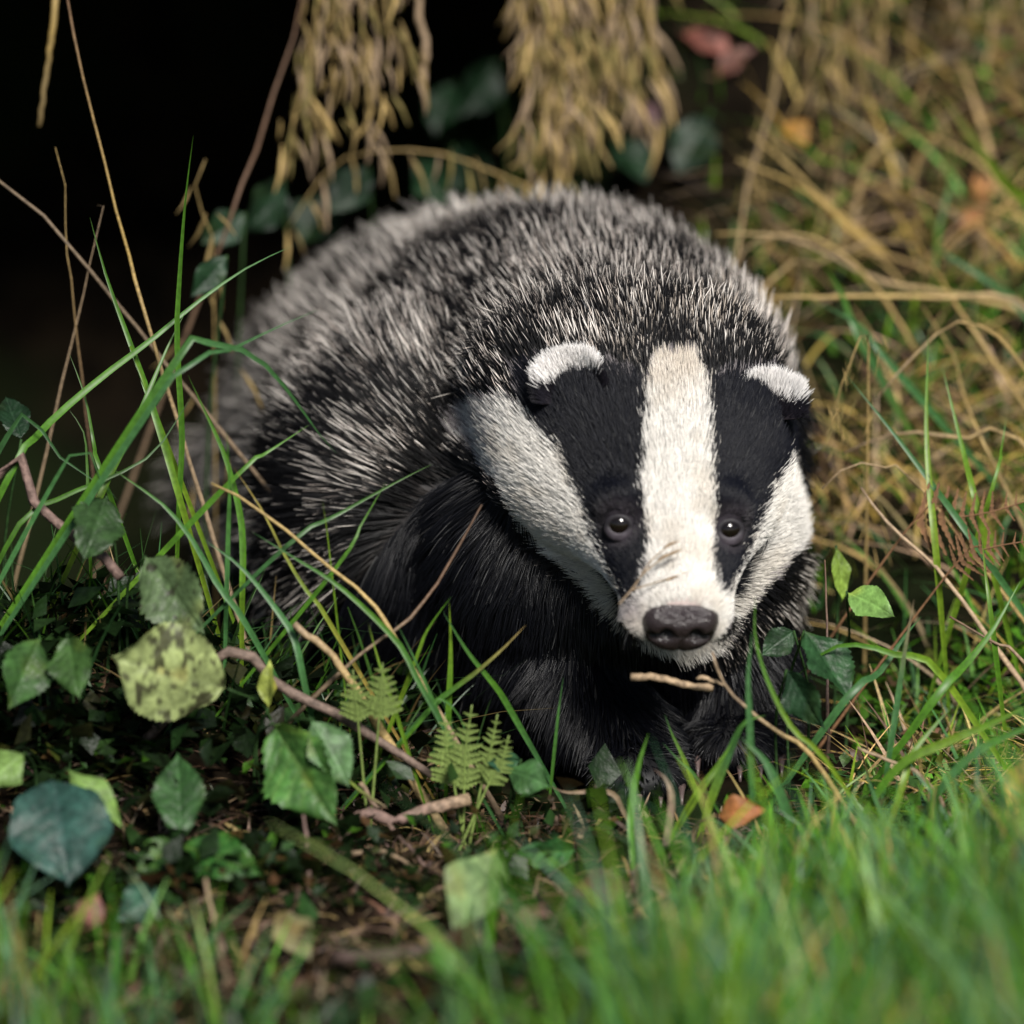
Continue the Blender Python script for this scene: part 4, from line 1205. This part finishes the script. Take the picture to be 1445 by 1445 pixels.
# ------------------------------------------------------------------ right slope
S, SY = STRAW, STRAW_Y
for pts, y0, y1, w, cols, lab in [
    ([(1245, 355), (1180, 300), (1090, 215), (1060, 190)], 0.36, 0.34, 12, [SY, S, S * 0.8], 'thick yellow straw slanting up over the bank behind the shoulder'),
    ([(1250, 365), (1200, 325), (1135, 268), (1040, 225)], 0.35, 0.33, 11, [S, SY, S * 0.8], 'yellow straw lying close under the thick slanting one'),
    ([(1040, 360), (1048, 300), (1065, 220), (1090, 150), (1105, 60), (1120, -20)], 0.30, 0.42, 8, [TAN, S * 0.8, TAN, S], 'long stem rising from the shoulder to the draped seed plume'),
    ([(1205, 305), (1225, 235), (1275, 165), (1325, 122)], 0.42, 0.45, 10, [TAN, S * 0.8, TAN * 0.8, S * 0.6], 'arched tan stem bowing towards the brown plumes'),
    ([(1385, 485), (1330, 400), (1310, 368), (1275, 310), (1225, 245)], 0.22, 0.36, 8, [S, S, SY * 0.8, BROWN], 'thin straw crossing the bundle of flattened stems'),
    ([(1445, 435), (1330, 420), (1210, 418), (1085, 420)], 0.25, 0.22, 12, [S, TAN, S * 1.2, S], 'pale flat straw lying level behind the right ear'),
    ([(1445, 440), (1250, 398), (1180, 365), (1110, 335), (1010, 330)], 0.30, 0.28, 11, [S, S, TAN * 1.1, S * 0.9], 'straw sagging over the flattened stems behind the shoulder'),
    ([(1075, 410), (1150, 375), (1230, 340), (1300, 350)], 0.29, 0.33, 9, [S * 1.1, S, TAN], 'straw rising away from the shoulder over the thatch'),
    ([(1260, 440), (1230, 400), (1190, 360), (1130, 330), (1060, 345), (1040, 375)], 0.28, 0.27, 9, [S * 0.9, S, S, TAN], 'hooped straw arching over the shoulder fur'),
    ([(1360, 850), (1320, 800), (1250, 735), (1215, 688)], 0.03, 0.06, 11, [ROSE * 1.4, TAN * 1.5, TAN * 1.6, TAN], 'pale pinkish stalk slanting down from beside the cheek'),
    ([(1445, 935), (1400, 905), (1340, 870)], 0.0, 0.0, 9, [TAN, TAN * 1.2, BROWN], 'thin dead stalk lying over the dark turf'),
    ([(1445, 628), (1360, 618), (1270, 612), (1190, 640)], 0.12, 0.12, 12, [S * 0.9, S * 0.9, TAN * 0.7], 'greenish straw lying level beside the cheek'),
    ([(1395, 640), (1360, 560), (1345, 500), (1300, 430)], 0.14, 0.22, 7, [TAN, S, S * 0.7], 'fine straw curving up among the green blades'),
    ([(1310, 1105), (1270, 1080), (1210, 1055)], -0.09, -0.09, 10, [ROSE * 1.2, TAN, TAN * 1.2], 'short pinkish twig lying on the turf'),
    ([(1168, 985), (1167, 880), (1164, 790)], -0.02, 0.0, 7, [BROWN, ROSE * 0.7, BROWN], 'dark thin stalk upright behind the cheek'),
    ([(1445, 520), (1400, 470), (1350, 455), (1290, 500), (1240, 560)], 0.16, 0.13, 8, [S, S * 1.1, S, TAN], 'hooped straw over the sunlit thatch'),
    ([(1300, 690), (1250, 660), (1200, 655), (1160, 690)], 0.07, 0.06, 6, [S, S, TAN], 'short hooped straw beside the cheek')]:
    stalk(pts, y0, y1, w, cols, lab)
for pts, y0, y1, w, cols, lab in [
    ([(1322, 790), (1312, 690), (1307, 600), (1310, 470)], 0.04, 0.08, 10, [G, GY, GY, G], 'tall straight bright blade standing in the thatch'),
    ([(1380, 720), (1365, 660), (1350, 600), (1330, 518)], 0.05, 0.09, 10, [G, GY, G * 1.1], 'bright blade leaning beside the tall straight one'),
    ([(1375, 765), (1320, 690), (1260, 610), (1195, 530)], 0.04, 0.08, 10, [GB, GB * 1.2, GB, GB * 0.9], 'bluish blade slanting from the cheek across the thatch'),
    ([(1470, 310), (1420, 260), (1390, 220), (1340, 150), (1320, 118)], 0.28, 0.38, 16, [GY * 0.8, GY * 0.7, GY * 0.6, S * 0.5], 'broad olive stem bending over the dead leaves'),
    ([(1320, 380), (1325, 330), (1340, 260), (1345, 210)], 0.33, 0.38, 8, [G * 0.6, G * 0.7, G * 0.6], 'dim green blade standing under the arched stem'),
    ([(1445, 440), (1400, 400), (1330, 355), (1310, 345)], 0.27, 0.30, 12, [GB, GB, GB * 0.8], 'greyish green blade lying over the thatch'),
    ([(1325, 948), (1270, 926), (1220, 911), (1180, 912), (1148, 932), (1120, 960)], -0.06, -0.05, 10, [G, GY * 1.1, GY * 1.2, G, G * 0.8], 'glossy bright blade arching over the wet leaf'),
    ([(1255, 1065), (1265, 1000), (1275, 930), (1290, 845)], -0.08, -0.07, 9, [GB, GB * 1.1, GB, TAN], 'greyish blade upright in the dark turf'),
    ([(1195, 985), (1240, 950), (1275, 900), (1300, 870)], -0.07, -0.03, 11, [GB, GB, GB * 0.8], 'soft bluish blade leaning towards the pink stalk'),
    ([(1320, 985), (1360, 940), (1400, 890), (1440, 820)], -0.07, -0.03, 12, [G * 0.8, G, G * 0.9], 'green blade rising towards the rusty frond'),
    ([(1260, 1090), (1330, 1050), (1400, 1020), (1475, 985)], -0.12, -0.12, 13, [G, G, GY * 0.9, G], 'long blade lying flat over the turf edge'),
    ([(1330, 1110), (1380, 1060), (1440, 1030), (1500, 1010)], -0.13, -0.13, 12, [GB, GB * 1.1, G], 'grey-green blade lying beside the long flat one'),
    ([(1400, 690), (1412, 640), (1420, 590)], 0.05, 0.07, 9, [G, GY, G], 'short green blade above the rusty frond'),
    ([(1400, 880), (1392, 820), (1385, 755)], 0.0, 0.01, 8, [GY, G, GY * 0.8], 'yellow-green stem before the rusty frond'),
    ([(1215, 480), (1190, 420), (1165, 375)], 0.21, 0.24, 12, [GY, GB, G], 'broad green blade lying among straw behind the ear'),
    ([(1245, 500), (1215, 460), (1150, 425)], 0.18, 0.2, 11, [GB, GB * 1.2, GB], 'pale greenish blade under the flat straw'),
    ([(1270, 1120), (1290, 1060), (1340, 1000)], -0.12, -0.10, 10, [G, GY, G], 'bent blade at the edge of the blurred turf'),
    ([(1010, 1110), (1030, 1060), (1050, 1020), (1080, 1010)], -0.11, -0.11, 13, [GY, GY * 1.1, GB * 1.2, G], 'bright blade nodding below the chin straw'),
    ([(985, 1120), (1010, 1085), (1035, 1045)], -0.115, -0.11, 11, [GY, GY, G * 1.2], 'bright short blade beside the nodding one'),
    ([(1105, 1130), (1080, 1075), (1045, 1040)], -0.135, -0.13, 14, [GB * 1.2, GB * 1.2, GB], 'soft pale blade bowing over the turf edge')]:
    blade(pts, y0, y1, w, cols, lab, twist=0.4)

# ------------------------------------------------------------------ broad leaves
BL = dict(teeth=14, tooth=0.11, blunt=0.85, rise=0.55)
leaf((322, 972), (158, 928), -0.105, -0.125, 148, 'large pale yellow-green leaf with dark speckles on the mound', np.array([0.25, 0.30, 0.115]), petiole=[(380, 1010)], spots=0.5, seed=3, shape=0.5, blunt=0.62, rise=0.45, teeth=20, tooth=0.05, roll=0.15, curl=0.06, fold=0.05, c1=np.array([0.30, 0.36, 0.16]))
leaf((205, 785), (285, 895), -0.07, -0.10, 105, 'dull grey-green leaf with reddish blotches above the speckled one', np.array([0.07, 0.11, 0.045]), petiole=[(180, 830)], spots=0.22, seed=4, roll=-0.2, **BL)
leaf((385, 1020), (470, 1165), -0.115, -0.15, 118, 'green toothed bramble leaf folded along its midrib', np.array([0.045, 0.12, 0.025]), petiole=[(360, 1050)], seed=5, fold=0.35, roll=-0.35, teeth=13, tooth=0.13, blunt=0.8, rise=0.5, c1=np.array([0.14, 0.22, 0.06]))
leaf((440, 1015), (495, 1110), -0.125, -0.14, 70, 'paler green leaflet tucked behind the folded toothed leaf', np.array([0.08, 0.16, 0.06]), petiole=[(400, 1030)], seed=6, roll=0.3, **BL)
leaf((75, 1095), (95, 1245), -0.16, -0.20, 150, 'big dark bluish ivy-green leaf hanging over the blurred grass', np.array([0.022, 0.062, 0.048]), petiole=[(60, 1120)], seed=7, shape=0.5, blunt=0.65, rise=0.45, tooth=0.03, teeth=10, roll=0.1, c1=np.array([0.05, 0.10, 0.09]))
leaf((95, 1085), (175, 1165), -0.15, -0.17, 52, 'light green leaf with a red stained tip behind the dark bluish leaf', np.array([0.13, 0.22, 0.05]), petiole=[(70, 1110)], seed=8, roll=0.5, tooth=0.05)
leaf((35, 1062), (-25, 1110), -0.14, -0.15, 60, 'light green leaf end beside the dark bluish leaf', np.array([0.12, 0.20, 0.05]), petiole=[(50, 1090)], seed=9, tooth=0.05)
leaf((255, 1192), (372, 1232), -0.165, -0.185, 78, 'wet deep green bramble leaflet, the larger of a pair', np.array([0.022, 0.085, 0.014]), petiole=[(258, 1240)], seed=10, roll=0.35, c1=np.array([0.10, 0.17, 0.04]), **BL)
leaf((252, 1192), (192, 1228), -0.165, -0.18, 60, 'wet green bramble leaflet, the smaller of a pair', np.array([0.035, 0.10, 0.016]), petiole=[(250, 1235)], seed=11, roll=-0.3, c1=np.array([0.16, 0.18, 0.04]), **BL)
leaf((255, 1185), (250, 1055), -0.16, -0.13, 78, 'shaded green leaflet standing up behind the wet pair', np.array([0.022, 0.06, 0.016]), petiole=[(256, 1230)], seed=12, **BL)
leaf((700, 1195), (640, 1325), -0.20, -0.235, 92, 'pale olive leaf drooping from a purple stalk', np.array([0.13, 0.19, 0.075]), petiole=[(690, 1335), (700, 1260)], seed=13, roll=-0.25, tooth=0.03, curl=0.05, shape=0.42, veins=4, blunt=1.0, rise=0.6)
leaf((715, 1085), (778, 1110), -0.10, -0.115, 56, 'small round dark green leaf beside the fern foot', np.array([0.04, 0.10, 0.03]), seed=14, shape=0.5, tooth=0.04, roll=0.2)
leaf((735, 1072), (688, 1078), -0.095, -0.105, 36, 'small bluish leaf lying against the fern', np.array([0.025, 0.085, 0.045]), seed=15, tooth=0.04, roll=0.4)
leaf((812, 1200), (728, 1205), -0.135, -0.15, 58, 'glossy green leaf lying on the bare earth', np.array([0.025, 0.095, 0.025]), seed=16, roll=0.4, fold=0.4, c1=np.array([0.08, 0.14, 0.03]), **BL)
leaf((378, 1000), (378, 930), -0.10, -0.095, 32, 'small yellowish leaf standing beside the speckled leaf', np.array([0.22, 0.26, 0.05]), seed=17, tooth=0.05, roll=0.5)
leaf((225, 1252), (165, 1300), -0.20, -0.215, 62, 'blurred bluish leaf under the wet pair', np.array([0.03, 0.08, 0.05]), seed=18, tooth=0.05, roll=0.2)
leaf((55, 900), (15, 1000), -0.10, -0.13, 80, 'shaded toothed leaf hanging at the foot of the purple-brown twig', np.array([0.03, 0.075, 0.018]), seed=19, roll=0.3, **BL)
leaf((95, 895), (110, 985), -0.105, -0.13, 70, 'second shaded toothed leaf hanging beside the yellow stem', np.array([0.035, 0.08, 0.018]), seed=20, roll=-0.3, **BL)
leaf((150, 700), (120, 790), -0.05, -0.08, 85, 'dark leaf drooping below the crossing blades', np.array([0.022, 0.05, 0.014]), seed=21, roll=0.2, **BL)
leaf((1195, 835), (1262, 868), 0.02, 0.0, 56, 'soft light green leaf beside the pink stalk', np.array([0.13, 0.24, 0.06]), seed=22, tooth=0.04, roll=0.3)
leaf((1135, 890), (1205, 985), -0.045, -0.065, 84, 'wet dark green leaf below the right cheek', np.array([0.016, 0.050, 0.016]), seed=23, roll=0.7, **BL)
leaf((1110, 945), (1160, 1030), -0.07, -0.085, 66, 'dark bluish leaf overlapped by the glossy arching blade', np.array([0.014, 0.042, 0.016]), seed=24, roll=-0.6, **BL)
leaf((1180, 770), (1192, 850), 0.05, 0.045, 34, 'yellow-green leaf behind the right cheek', np.array([0.17, 0.26, 0.04]), seed=25, tooth=0.04, roll=0.5)
leaf((1120, 890), (1075, 925), -0.03, -0.04, 48, 'shaded leaf tucked under the right cheek', np.array([0.02, 0.05, 0.02]), seed=26, **BL)
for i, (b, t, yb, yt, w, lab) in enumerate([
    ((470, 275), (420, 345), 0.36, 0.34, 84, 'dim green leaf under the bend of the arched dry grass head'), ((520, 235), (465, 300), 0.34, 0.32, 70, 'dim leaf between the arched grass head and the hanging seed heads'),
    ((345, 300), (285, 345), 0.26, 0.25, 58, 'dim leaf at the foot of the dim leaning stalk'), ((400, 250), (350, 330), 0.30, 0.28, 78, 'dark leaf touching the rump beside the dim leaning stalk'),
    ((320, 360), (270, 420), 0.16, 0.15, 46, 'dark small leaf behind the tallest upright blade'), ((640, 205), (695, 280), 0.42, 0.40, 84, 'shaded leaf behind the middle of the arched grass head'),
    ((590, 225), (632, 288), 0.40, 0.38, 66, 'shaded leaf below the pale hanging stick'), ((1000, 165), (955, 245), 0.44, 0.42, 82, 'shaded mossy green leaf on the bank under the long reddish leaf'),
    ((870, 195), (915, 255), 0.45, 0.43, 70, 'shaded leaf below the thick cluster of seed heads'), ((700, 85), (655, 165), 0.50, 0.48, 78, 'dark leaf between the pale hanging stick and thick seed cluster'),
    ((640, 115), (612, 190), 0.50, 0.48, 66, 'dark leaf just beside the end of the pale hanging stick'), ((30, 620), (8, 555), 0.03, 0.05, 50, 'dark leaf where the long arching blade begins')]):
    leaf(b, t, yb, yt, w, lab, np.array([0.007, 0.022, 0.0085]) * (1.0 if i % 2 else 1.5), seed=30 + i, group='shaded leaves behind the back', roll=random.uniform(-0.7, 0.7), teeth=12, tooth=0.08, blunt=0.7, rise=0.5)  # near-black greens: the shade behind the back is in the leaf colour

# dead leaves
def dead(b, t, yb, yt, w, label, c, **kw):
    leaf(b, t, yb, yt, w, label, np.array(c), cat='dead leaf', name='dead_leaf', mat=M_DEAD, tooth=0.05, c1=np.array(c) * 0.6, stemc=BROWN, **kw)
dead((1470, 1060), (1425, 1190), -0.14, -0.17, 95, 'yellow-brown dead leaf standing in the turf', [0.42, 0.27, 0.07], seed=60, roll=0.3, curl=0.3, fold=0.5, spots=0.15)
dead((1110, 170), (1140, 205), 0.44, 0.43, 48, 'orange dead leaf among the hanging straw', [0.34, 0.17, 0.03], seed=61, roll=0.4, curl=0.6)
dead((1380, 240), (1395, 300), 0.40, 0.39, 50, 'curled orange-brown leaf under the olive stem', [0.30, 0.14, 0.05], seed=62, roll=0.6, curl=1.0)
dead((1355, 330), (1395, 285), 0.38, 0.38, 40, 'small brown leaf touching the curled orange one', [0.28, 0.13, 0.05], seed=63, roll=0.2, curl=0.9)
dead((960, 45), (1050, 75), 0.50, 0.50, 46, 'long reddish dead leaf lying on the bank above the back', [0.22, 0.075, 0.055], seed=64, roll=0.5, curl=0.5)
dead((1010, 110), (1060, 60), 0.50, 0.50, 40, 'brown dead leaf crossing the long reddish one', [0.18, 0.08, 0.06], seed=65, roll=0.5, curl=0.5)
dead((1010, 1150), (1075, 1140), -0.13, -0.14, 50, 'rusty leaf scrap lying in the turf edge', [0.26, 0.10, 0.03], seed=66, roll=0.3, curl=0.5)
dead((800, 1260), (900, 1250), -0.19, -0.20, 60, 'dark reddish dead leaf on the earth behind the blurred grass', [0.10, 0.035, 0.035], seed=67, roll=0.3)
dead((390, 1285), (440, 1355), -0.24, -0.26, 60, 'brownish green leaf blurred on the earth', [0.13, 0.12, 0.05], seed=68, roll=0.3)
dead((720, 1290), (790, 1300), -0.22, -0.23, 40, 'brown leaf scrap on the bare earth', [0.14, 0.075, 0.055], seed=69, roll=0.3, curl=0.6)
dead((140, 1260), (110, 1320), -0.22, -0.23, 46, 'reddish brown leaf under the dark bluish leaf', [0.15, 0.06, 0.045], seed=70, roll=0.2, curl=0.5)
dead((900, 150), (935, 175), 0.46, 0.45, 40, 'purplish dead leaf among the hanging seed heads', [0.10, 0.055, 0.06], seed=71, curl=0.4)

# ------------------------------------------------------------------ ferns
def pinna_mesh(L, w, lobes, col, name):
    vs_, fs = [(0, 0, 0)], []
    n = lobes * 3
    for i in range(n + 1):
        u = i / n
        env = (1 - 0.75 * u) * (0.55 + 0.45 * abs(math.sin(math.pi * u * lobes)))
        if i == n: env = 0.05
        vs_ += [(u * L, env * w / 2, 0.06 * w), (u * L, 0, -0.03 * w), (u * L, -env * w / 2, 0.06 * w)]
    for i in range(n):
        for k_ in (0, 1):
            a = 1 + i * 3 + k_
            fs.append((a, a + 1, a + 4, a + 3))
    me = bpy.data.meshes.new(name); me.from_pydata(vs_, [], fs)
    c = np.tile(col, (len(vs_), 1)) * np.random.default_rng(5).uniform(0.75, 1.2, (len(vs_), 1))
    set_col(me, c); me.polygons.foreach_set('use_smooth', [True] * len(me.polygons)); me.update()
    return me
def fern(fronds, name, label, cat, col, mat, pairs=10, pw=0.60, kind='frond'):
    b0 = np.array(fronds[0][0][0]); base = P(*fronds[0][0][0], fronds[0][1])
    base = np.array([base[0], base[1], gz(base[0], base[1])])
    o = empty(name, base, label, cat)
    pm = pinna_mesh(1.0, pw, 5, col, 'pinna'); pm.materials.append(mat)
    for pts, y0, y1, wpx in fronds:
        full = path3(pts, y0, y1, True)
        cf = spline(full, 26)
        v, f = tube(cf, np.linspace(0.0009, 0.0003, 26), 6)
        fo = mesh_obj('frond', v, f, M_STRAW if mat is M_DEAD else M_BLADE, o, np.tile(col * 0.8, (len(v), 1)))
        c = spline(full[-len(pts):], 26)
        tg = tangents(c)
        for k_ in range(pairs):
            u = 0.04 + 0.94 * k_ / pairs
            q = c[int(u * 25)]; t = tg[int(u * 25)]
            s = unit(np.cross(t, -FWD)); nn = unit(np.cross(s, t))
            ln = (1.45 if mat is M_LEAF else 0.95) * wpx / 3141.0 / 2 * (1.0 - 0.8 * max(0, (u - 0.25) / 0.75)) * random.uniform(0.85, 1.1)
            for sd in (-1, 1):
                d = unit(s * sd + t * 0.35 + nn * random.uniform(-0.25, 0.25))
                z = unit(nn - d * (nn @ d)); yv = np.cross(z, d)
                m = Matrix(((d[0], yv[0], z[0]), (d[1], yv[1], z[1]), (d[2], yv[2], z[2])))
                po = bpy.data.objects.new('pinna', pm); COL.objects.link(po); po.parent = fo
                po.matrix_local = Matrix.Translation(Vector(q - base)) @ m.to_4x4() @ Matrix.Scale(ln, 4)
    return o
FERN = np.array([0.32, 0.44, 0.12])
fern([([(655, 1112), (657, 1060), (666, 995)], -0.095, -0.10, 44), ([(640, 1105), (632, 1070), (628, 1010)], -0.095, -0.095, 42), ([(680, 1105), (692, 1060), (702, 1008)], -0.095, -0.10, 34), ([(690, 1105), (708, 1075), (718, 1038)], -0.10, -0.105, 32)],
     'fern', 'small pale green fern with four upright fronds before the chest', 'fern', FERN, M_LEAF)
fern([([(505, 1015), (502, 985), (498, 945)], -0.095, -0.095, 36), ([(535, 1010), (538, 975), (540, 935)], -0.095, -0.095, 44)],
     'fern', 'smaller fern of two short fronds beside the grey-brown twig', 'fern', FERN * 0.8, M_LEAF, pairs=7)
fern([([(1290, 735), (1350, 730), (1400, 722), (1470, 700)], 0.05, 0.04, 110), ([(1345, 800), (1390, 775), (1470, 760)], 0.03, 0.02, 80)],
     'bracken_frond', 'rusty dead bracken frond lying on the thatch', 'bracken', np.array([0.24, 0.125, 0.06]), M_DEAD, pairs=11, pw=0.24)

# ------------------------------------------------------------------ hanging seed heads
def spikelet_mesh(col):
    c = spline([(0, 0, 0), (0.1, 0.0, -0.5), (0.0, 0.02, -1.0)], 8)
    v, f = tube(c, np.array([0.012, 0.045, 0.065, 0.070, 0.060, 0.050, 0.035, 0.008]), 6)
    v = v + 0.012 * np.random.default_rng(3).normal(0, 1, v.shape)
    me = bpy.data.meshes.new('spikelet'); me.from_pydata(v.tolist(), [], f)
    set_col(me, np.tile(col, (len(v), 1))); me.polygons.foreach_set('use_smooth', [True] * len(me.polygons)); me.update()
    me.materials.append(M_STRAW)
    return me
SPK = [spikelet_mesh(c) for c in (STRAW * 1.35, TAN * 1.2, STRAW * 0.7, np.array([0.26, 0.21, 0.07]))]
def seed_head(pts, y0, y1, n, label, group=None, spread=20, ln=45, stem=4, top=True, cols=(0, 1, 2, 3), start=0.25, droop=1.0, fat=1.0):
    p = [Pg(a, b, y0 + (y1 - y0) * i / max(1, len(pts) - 1)) for i, (a, b) in enumerate(pts)]
    if top:                                             # carry the stem up to the brow of the bank
        q = p[0]; f = float(lip_front(q[0]))
        p.insert(0, np.array([q[0] + 0.01, max(q[1], f) + 0.02, max(float(lip_under(q[0], f)) + 0.05, q[2] + 0.03)]))
    else:
        q = p[0]; z = gz(q[0], q[1])
        if q[2] > z: p.insert(0, np.array([q[0], q[1], z - 0.004]))
    c = spline(p, 24)
    o = empty('grass_seed_head', c[0], label, 'seed head', group)
    v, f = tube(c, np.linspace(stem / 6282.0, 0.00025, 24), 6)
    mesh_obj('stem', v, f, M_STRAW, o, np.tile(STRAW * 0.85, (len(v), 1)))
    org = c[0]
    for i in range(n):
        u = start + (1 - start) * (i + random.random()) / n
        q = c[min(23, int(u * 23.99))]
        off = np.array([random.gauss(0, spread / 3141.0 * 0.9), random.gauss(0, 0.010), random.uniform(-0.004, 0.003)])
        d = unit(np.array([off[0] * 14 + random.gauss(0, 0.30), random.gauss(0, 0.2), -droop]))
        xx = unit(np.cross([0.2, 1, 0.1], -d)); yy = np.cross(-d, xx)
        m = Matrix(((xx[0], yy[0], -d[0]), (xx[1], yy[1], -d[1]), (xx[2], yy[2], -d[2])))
        L = ln / 3141.0 * random.uniform(0.5, 1.6)
        s = bpy.data.objects.new('spikelet', SPK[random.choice(cols)]); COL.objects.link(s); s.parent = o
        s.matrix_local = Matrix.Translation(Vector(q + off * 0.5 - org)) @ m.to_4x4() @ Matrix.Diagonal((L * fat * 0.72, L * fat * 0.72, L * 1.2, 1))
    return o
GA = 'seed heads hanging beside the black hollow'
for pts, n, lab in (([(448, 0), (440, 60), (425, 130), (405, 215)], 22, 'long dry seed head hanging beside the dim leaning stalk'), ([(475, 5), (480, 70), (470, 130), (455, 180)], 18, 'dry seed head second from the dim leaning stalk'),
                    ([(510, 0), (522, 70), (527, 130), (515, 190)], 22, 'dry seed head third from the dim leaning stalk'), ([(545, 0), (560, 50), (572, 105)], 12, 'short sparse dry seed head next to the pale hanging stick')):
    seed_head(pts, 0.30, 0.29, int(n * 2.6), lab, GA, spread=30, ln=44)
GB_ = 'thick cluster of seed heads above the back'
for pts, n, lab in (([(745, 0), (750, 90), (742, 180)], 24, 'outer seed head of the thick cluster, on the side of the pale stick'), ([(770, -5), (778, 80), (772, 170), (768, 240)], 30, 'longest seed head of the thick cluster, reaching down to the back fur'),
                    ([(795, 0), (806, 90), (812, 180)], 26, 'seed head in the middle of the thick cluster, straight and full'), ([(830, 0), (846, 80), (838, 165)], 24, 'seed head of the thick cluster, second from the purplish dead leaf'),
                    ([(868, 20), (880, 80), (888, 140)], 20, 'short seed head of the thick cluster, next to the purplish dead leaf'), ([(760, 0), (765, 60), (790, 130), (800, 200)], 22, 'slanting seed head crossing the middle of the thick cluster')):
    seed_head(pts, 0.34, 0.33, int(n * 3.0), lab, GB_, spread=32, ln=44)
for pts, n, lab in (([(915, 60), (940, 100), (948, 170)], 14, 'small dry seed head just beyond the purplish dead leaf'), ([(895, 90), (908, 130), (905, 185)], 12, 'small dry seed head drooping over the purplish dead leaf')):
    seed_head(pts, 0.40, 0.40, int(n * 1.6), lab, 'small seed heads by the purplish leaf', spread=24, ln=50)
seed_head([(1120, -10), (1100, 70), (1078, 190), (1058, 290)], 0.40, 0.36, 46, 'long draped plume of fine seeds hanging towards the shoulder', spread=22, ln=34, fat=0.7)
GC = 'fine plumes hanging from the bank right of the back'
for pts, n, lab in (([(1145, -10), (1150, 50), (1140, 120)], 30, 'fine straw plume hanging right beside the long draped plume'), ([(1175, -10), (1185, 60), (1180, 125)], 30, 'fine straw plume, second from the long draped plume'),
                    ([(1205, -10), (1215, 60), (1210, 130)], 28, 'fine straw plume, third from the long draped plume'), ([(1235, -10), (1245, 60), (1250, 130)], 26, 'fine straw plume, fourth from the long draped plume')):
    seed_head(pts, 0.44, 0.43, int(n * 1.8), lab, GC, spread=28, ln=38, fat=0.75)
GD_ = 'dull brown plumes at the shaded end of the bank'
for pts, n, lab in (([(1345, -10), (1360, 40), (1355, 90)], 26, 'short dull brown plume on the fine plumes side of the shaded bank'), ([(1385, -10), (1402, 60), (1405, 140)], 30, 'longest dull brown plume at the shaded end of the bank'), ([(1425, -10), (1435, 50), (1440, 110)], 24, 'dull brown plume above the broad olive stem')):
    seed_head(pts, 0.50, 0.50, n, lab, GD_, spread=34, ln=44, cols=(1, 2))
seed_head([(775, 282), (735, 262), (690, 240), (620, 216), (540, 212), (475, 228), (440, 270), (405, 325)], 0.33, 0.29, 34, 'arched dry grass head nodding just over the badger back', spread=18, ln=46, top=False, stem=8, start=0.3)
seed_head([(300, 330), (285, 300), (275, 260), (290, 225)], 0.2, 0.2, 16, 'dim seed head in the shade between hollow and badger', spread=40, ln=38, top=False, cols=(2,))
seed_head([(1225, 470), (1208, 500), (1191, 532), (1180, 580), (1195, 630)], 0.11, 0.10, 44, 'feathery greenish seed plume touching the right cheek fur', spread=44, ln=24, top=False, cols=(0, 3), fat=0.5, stem=5)
seed_head([(1300, 330), (1290, 270), (1270, 220)], 0.42, 0.42, 20, 'drooping straw panicle under the fine plumes', spread=60, ln=40, top=False)
seed_head([(1150, 340), (1170, 270), (1185, 200)], 0.42, 0.42, 16, 'drooping straw panicle beside the orange leaf', spread=50, ln=40, top=False)
seed_head([(1400, 400), (1395, 350), (1380, 310)], 0.36, 0.36, 16, 'drooping straw panicle below the curled orange leaf', spread=60, ln=40, top=False)
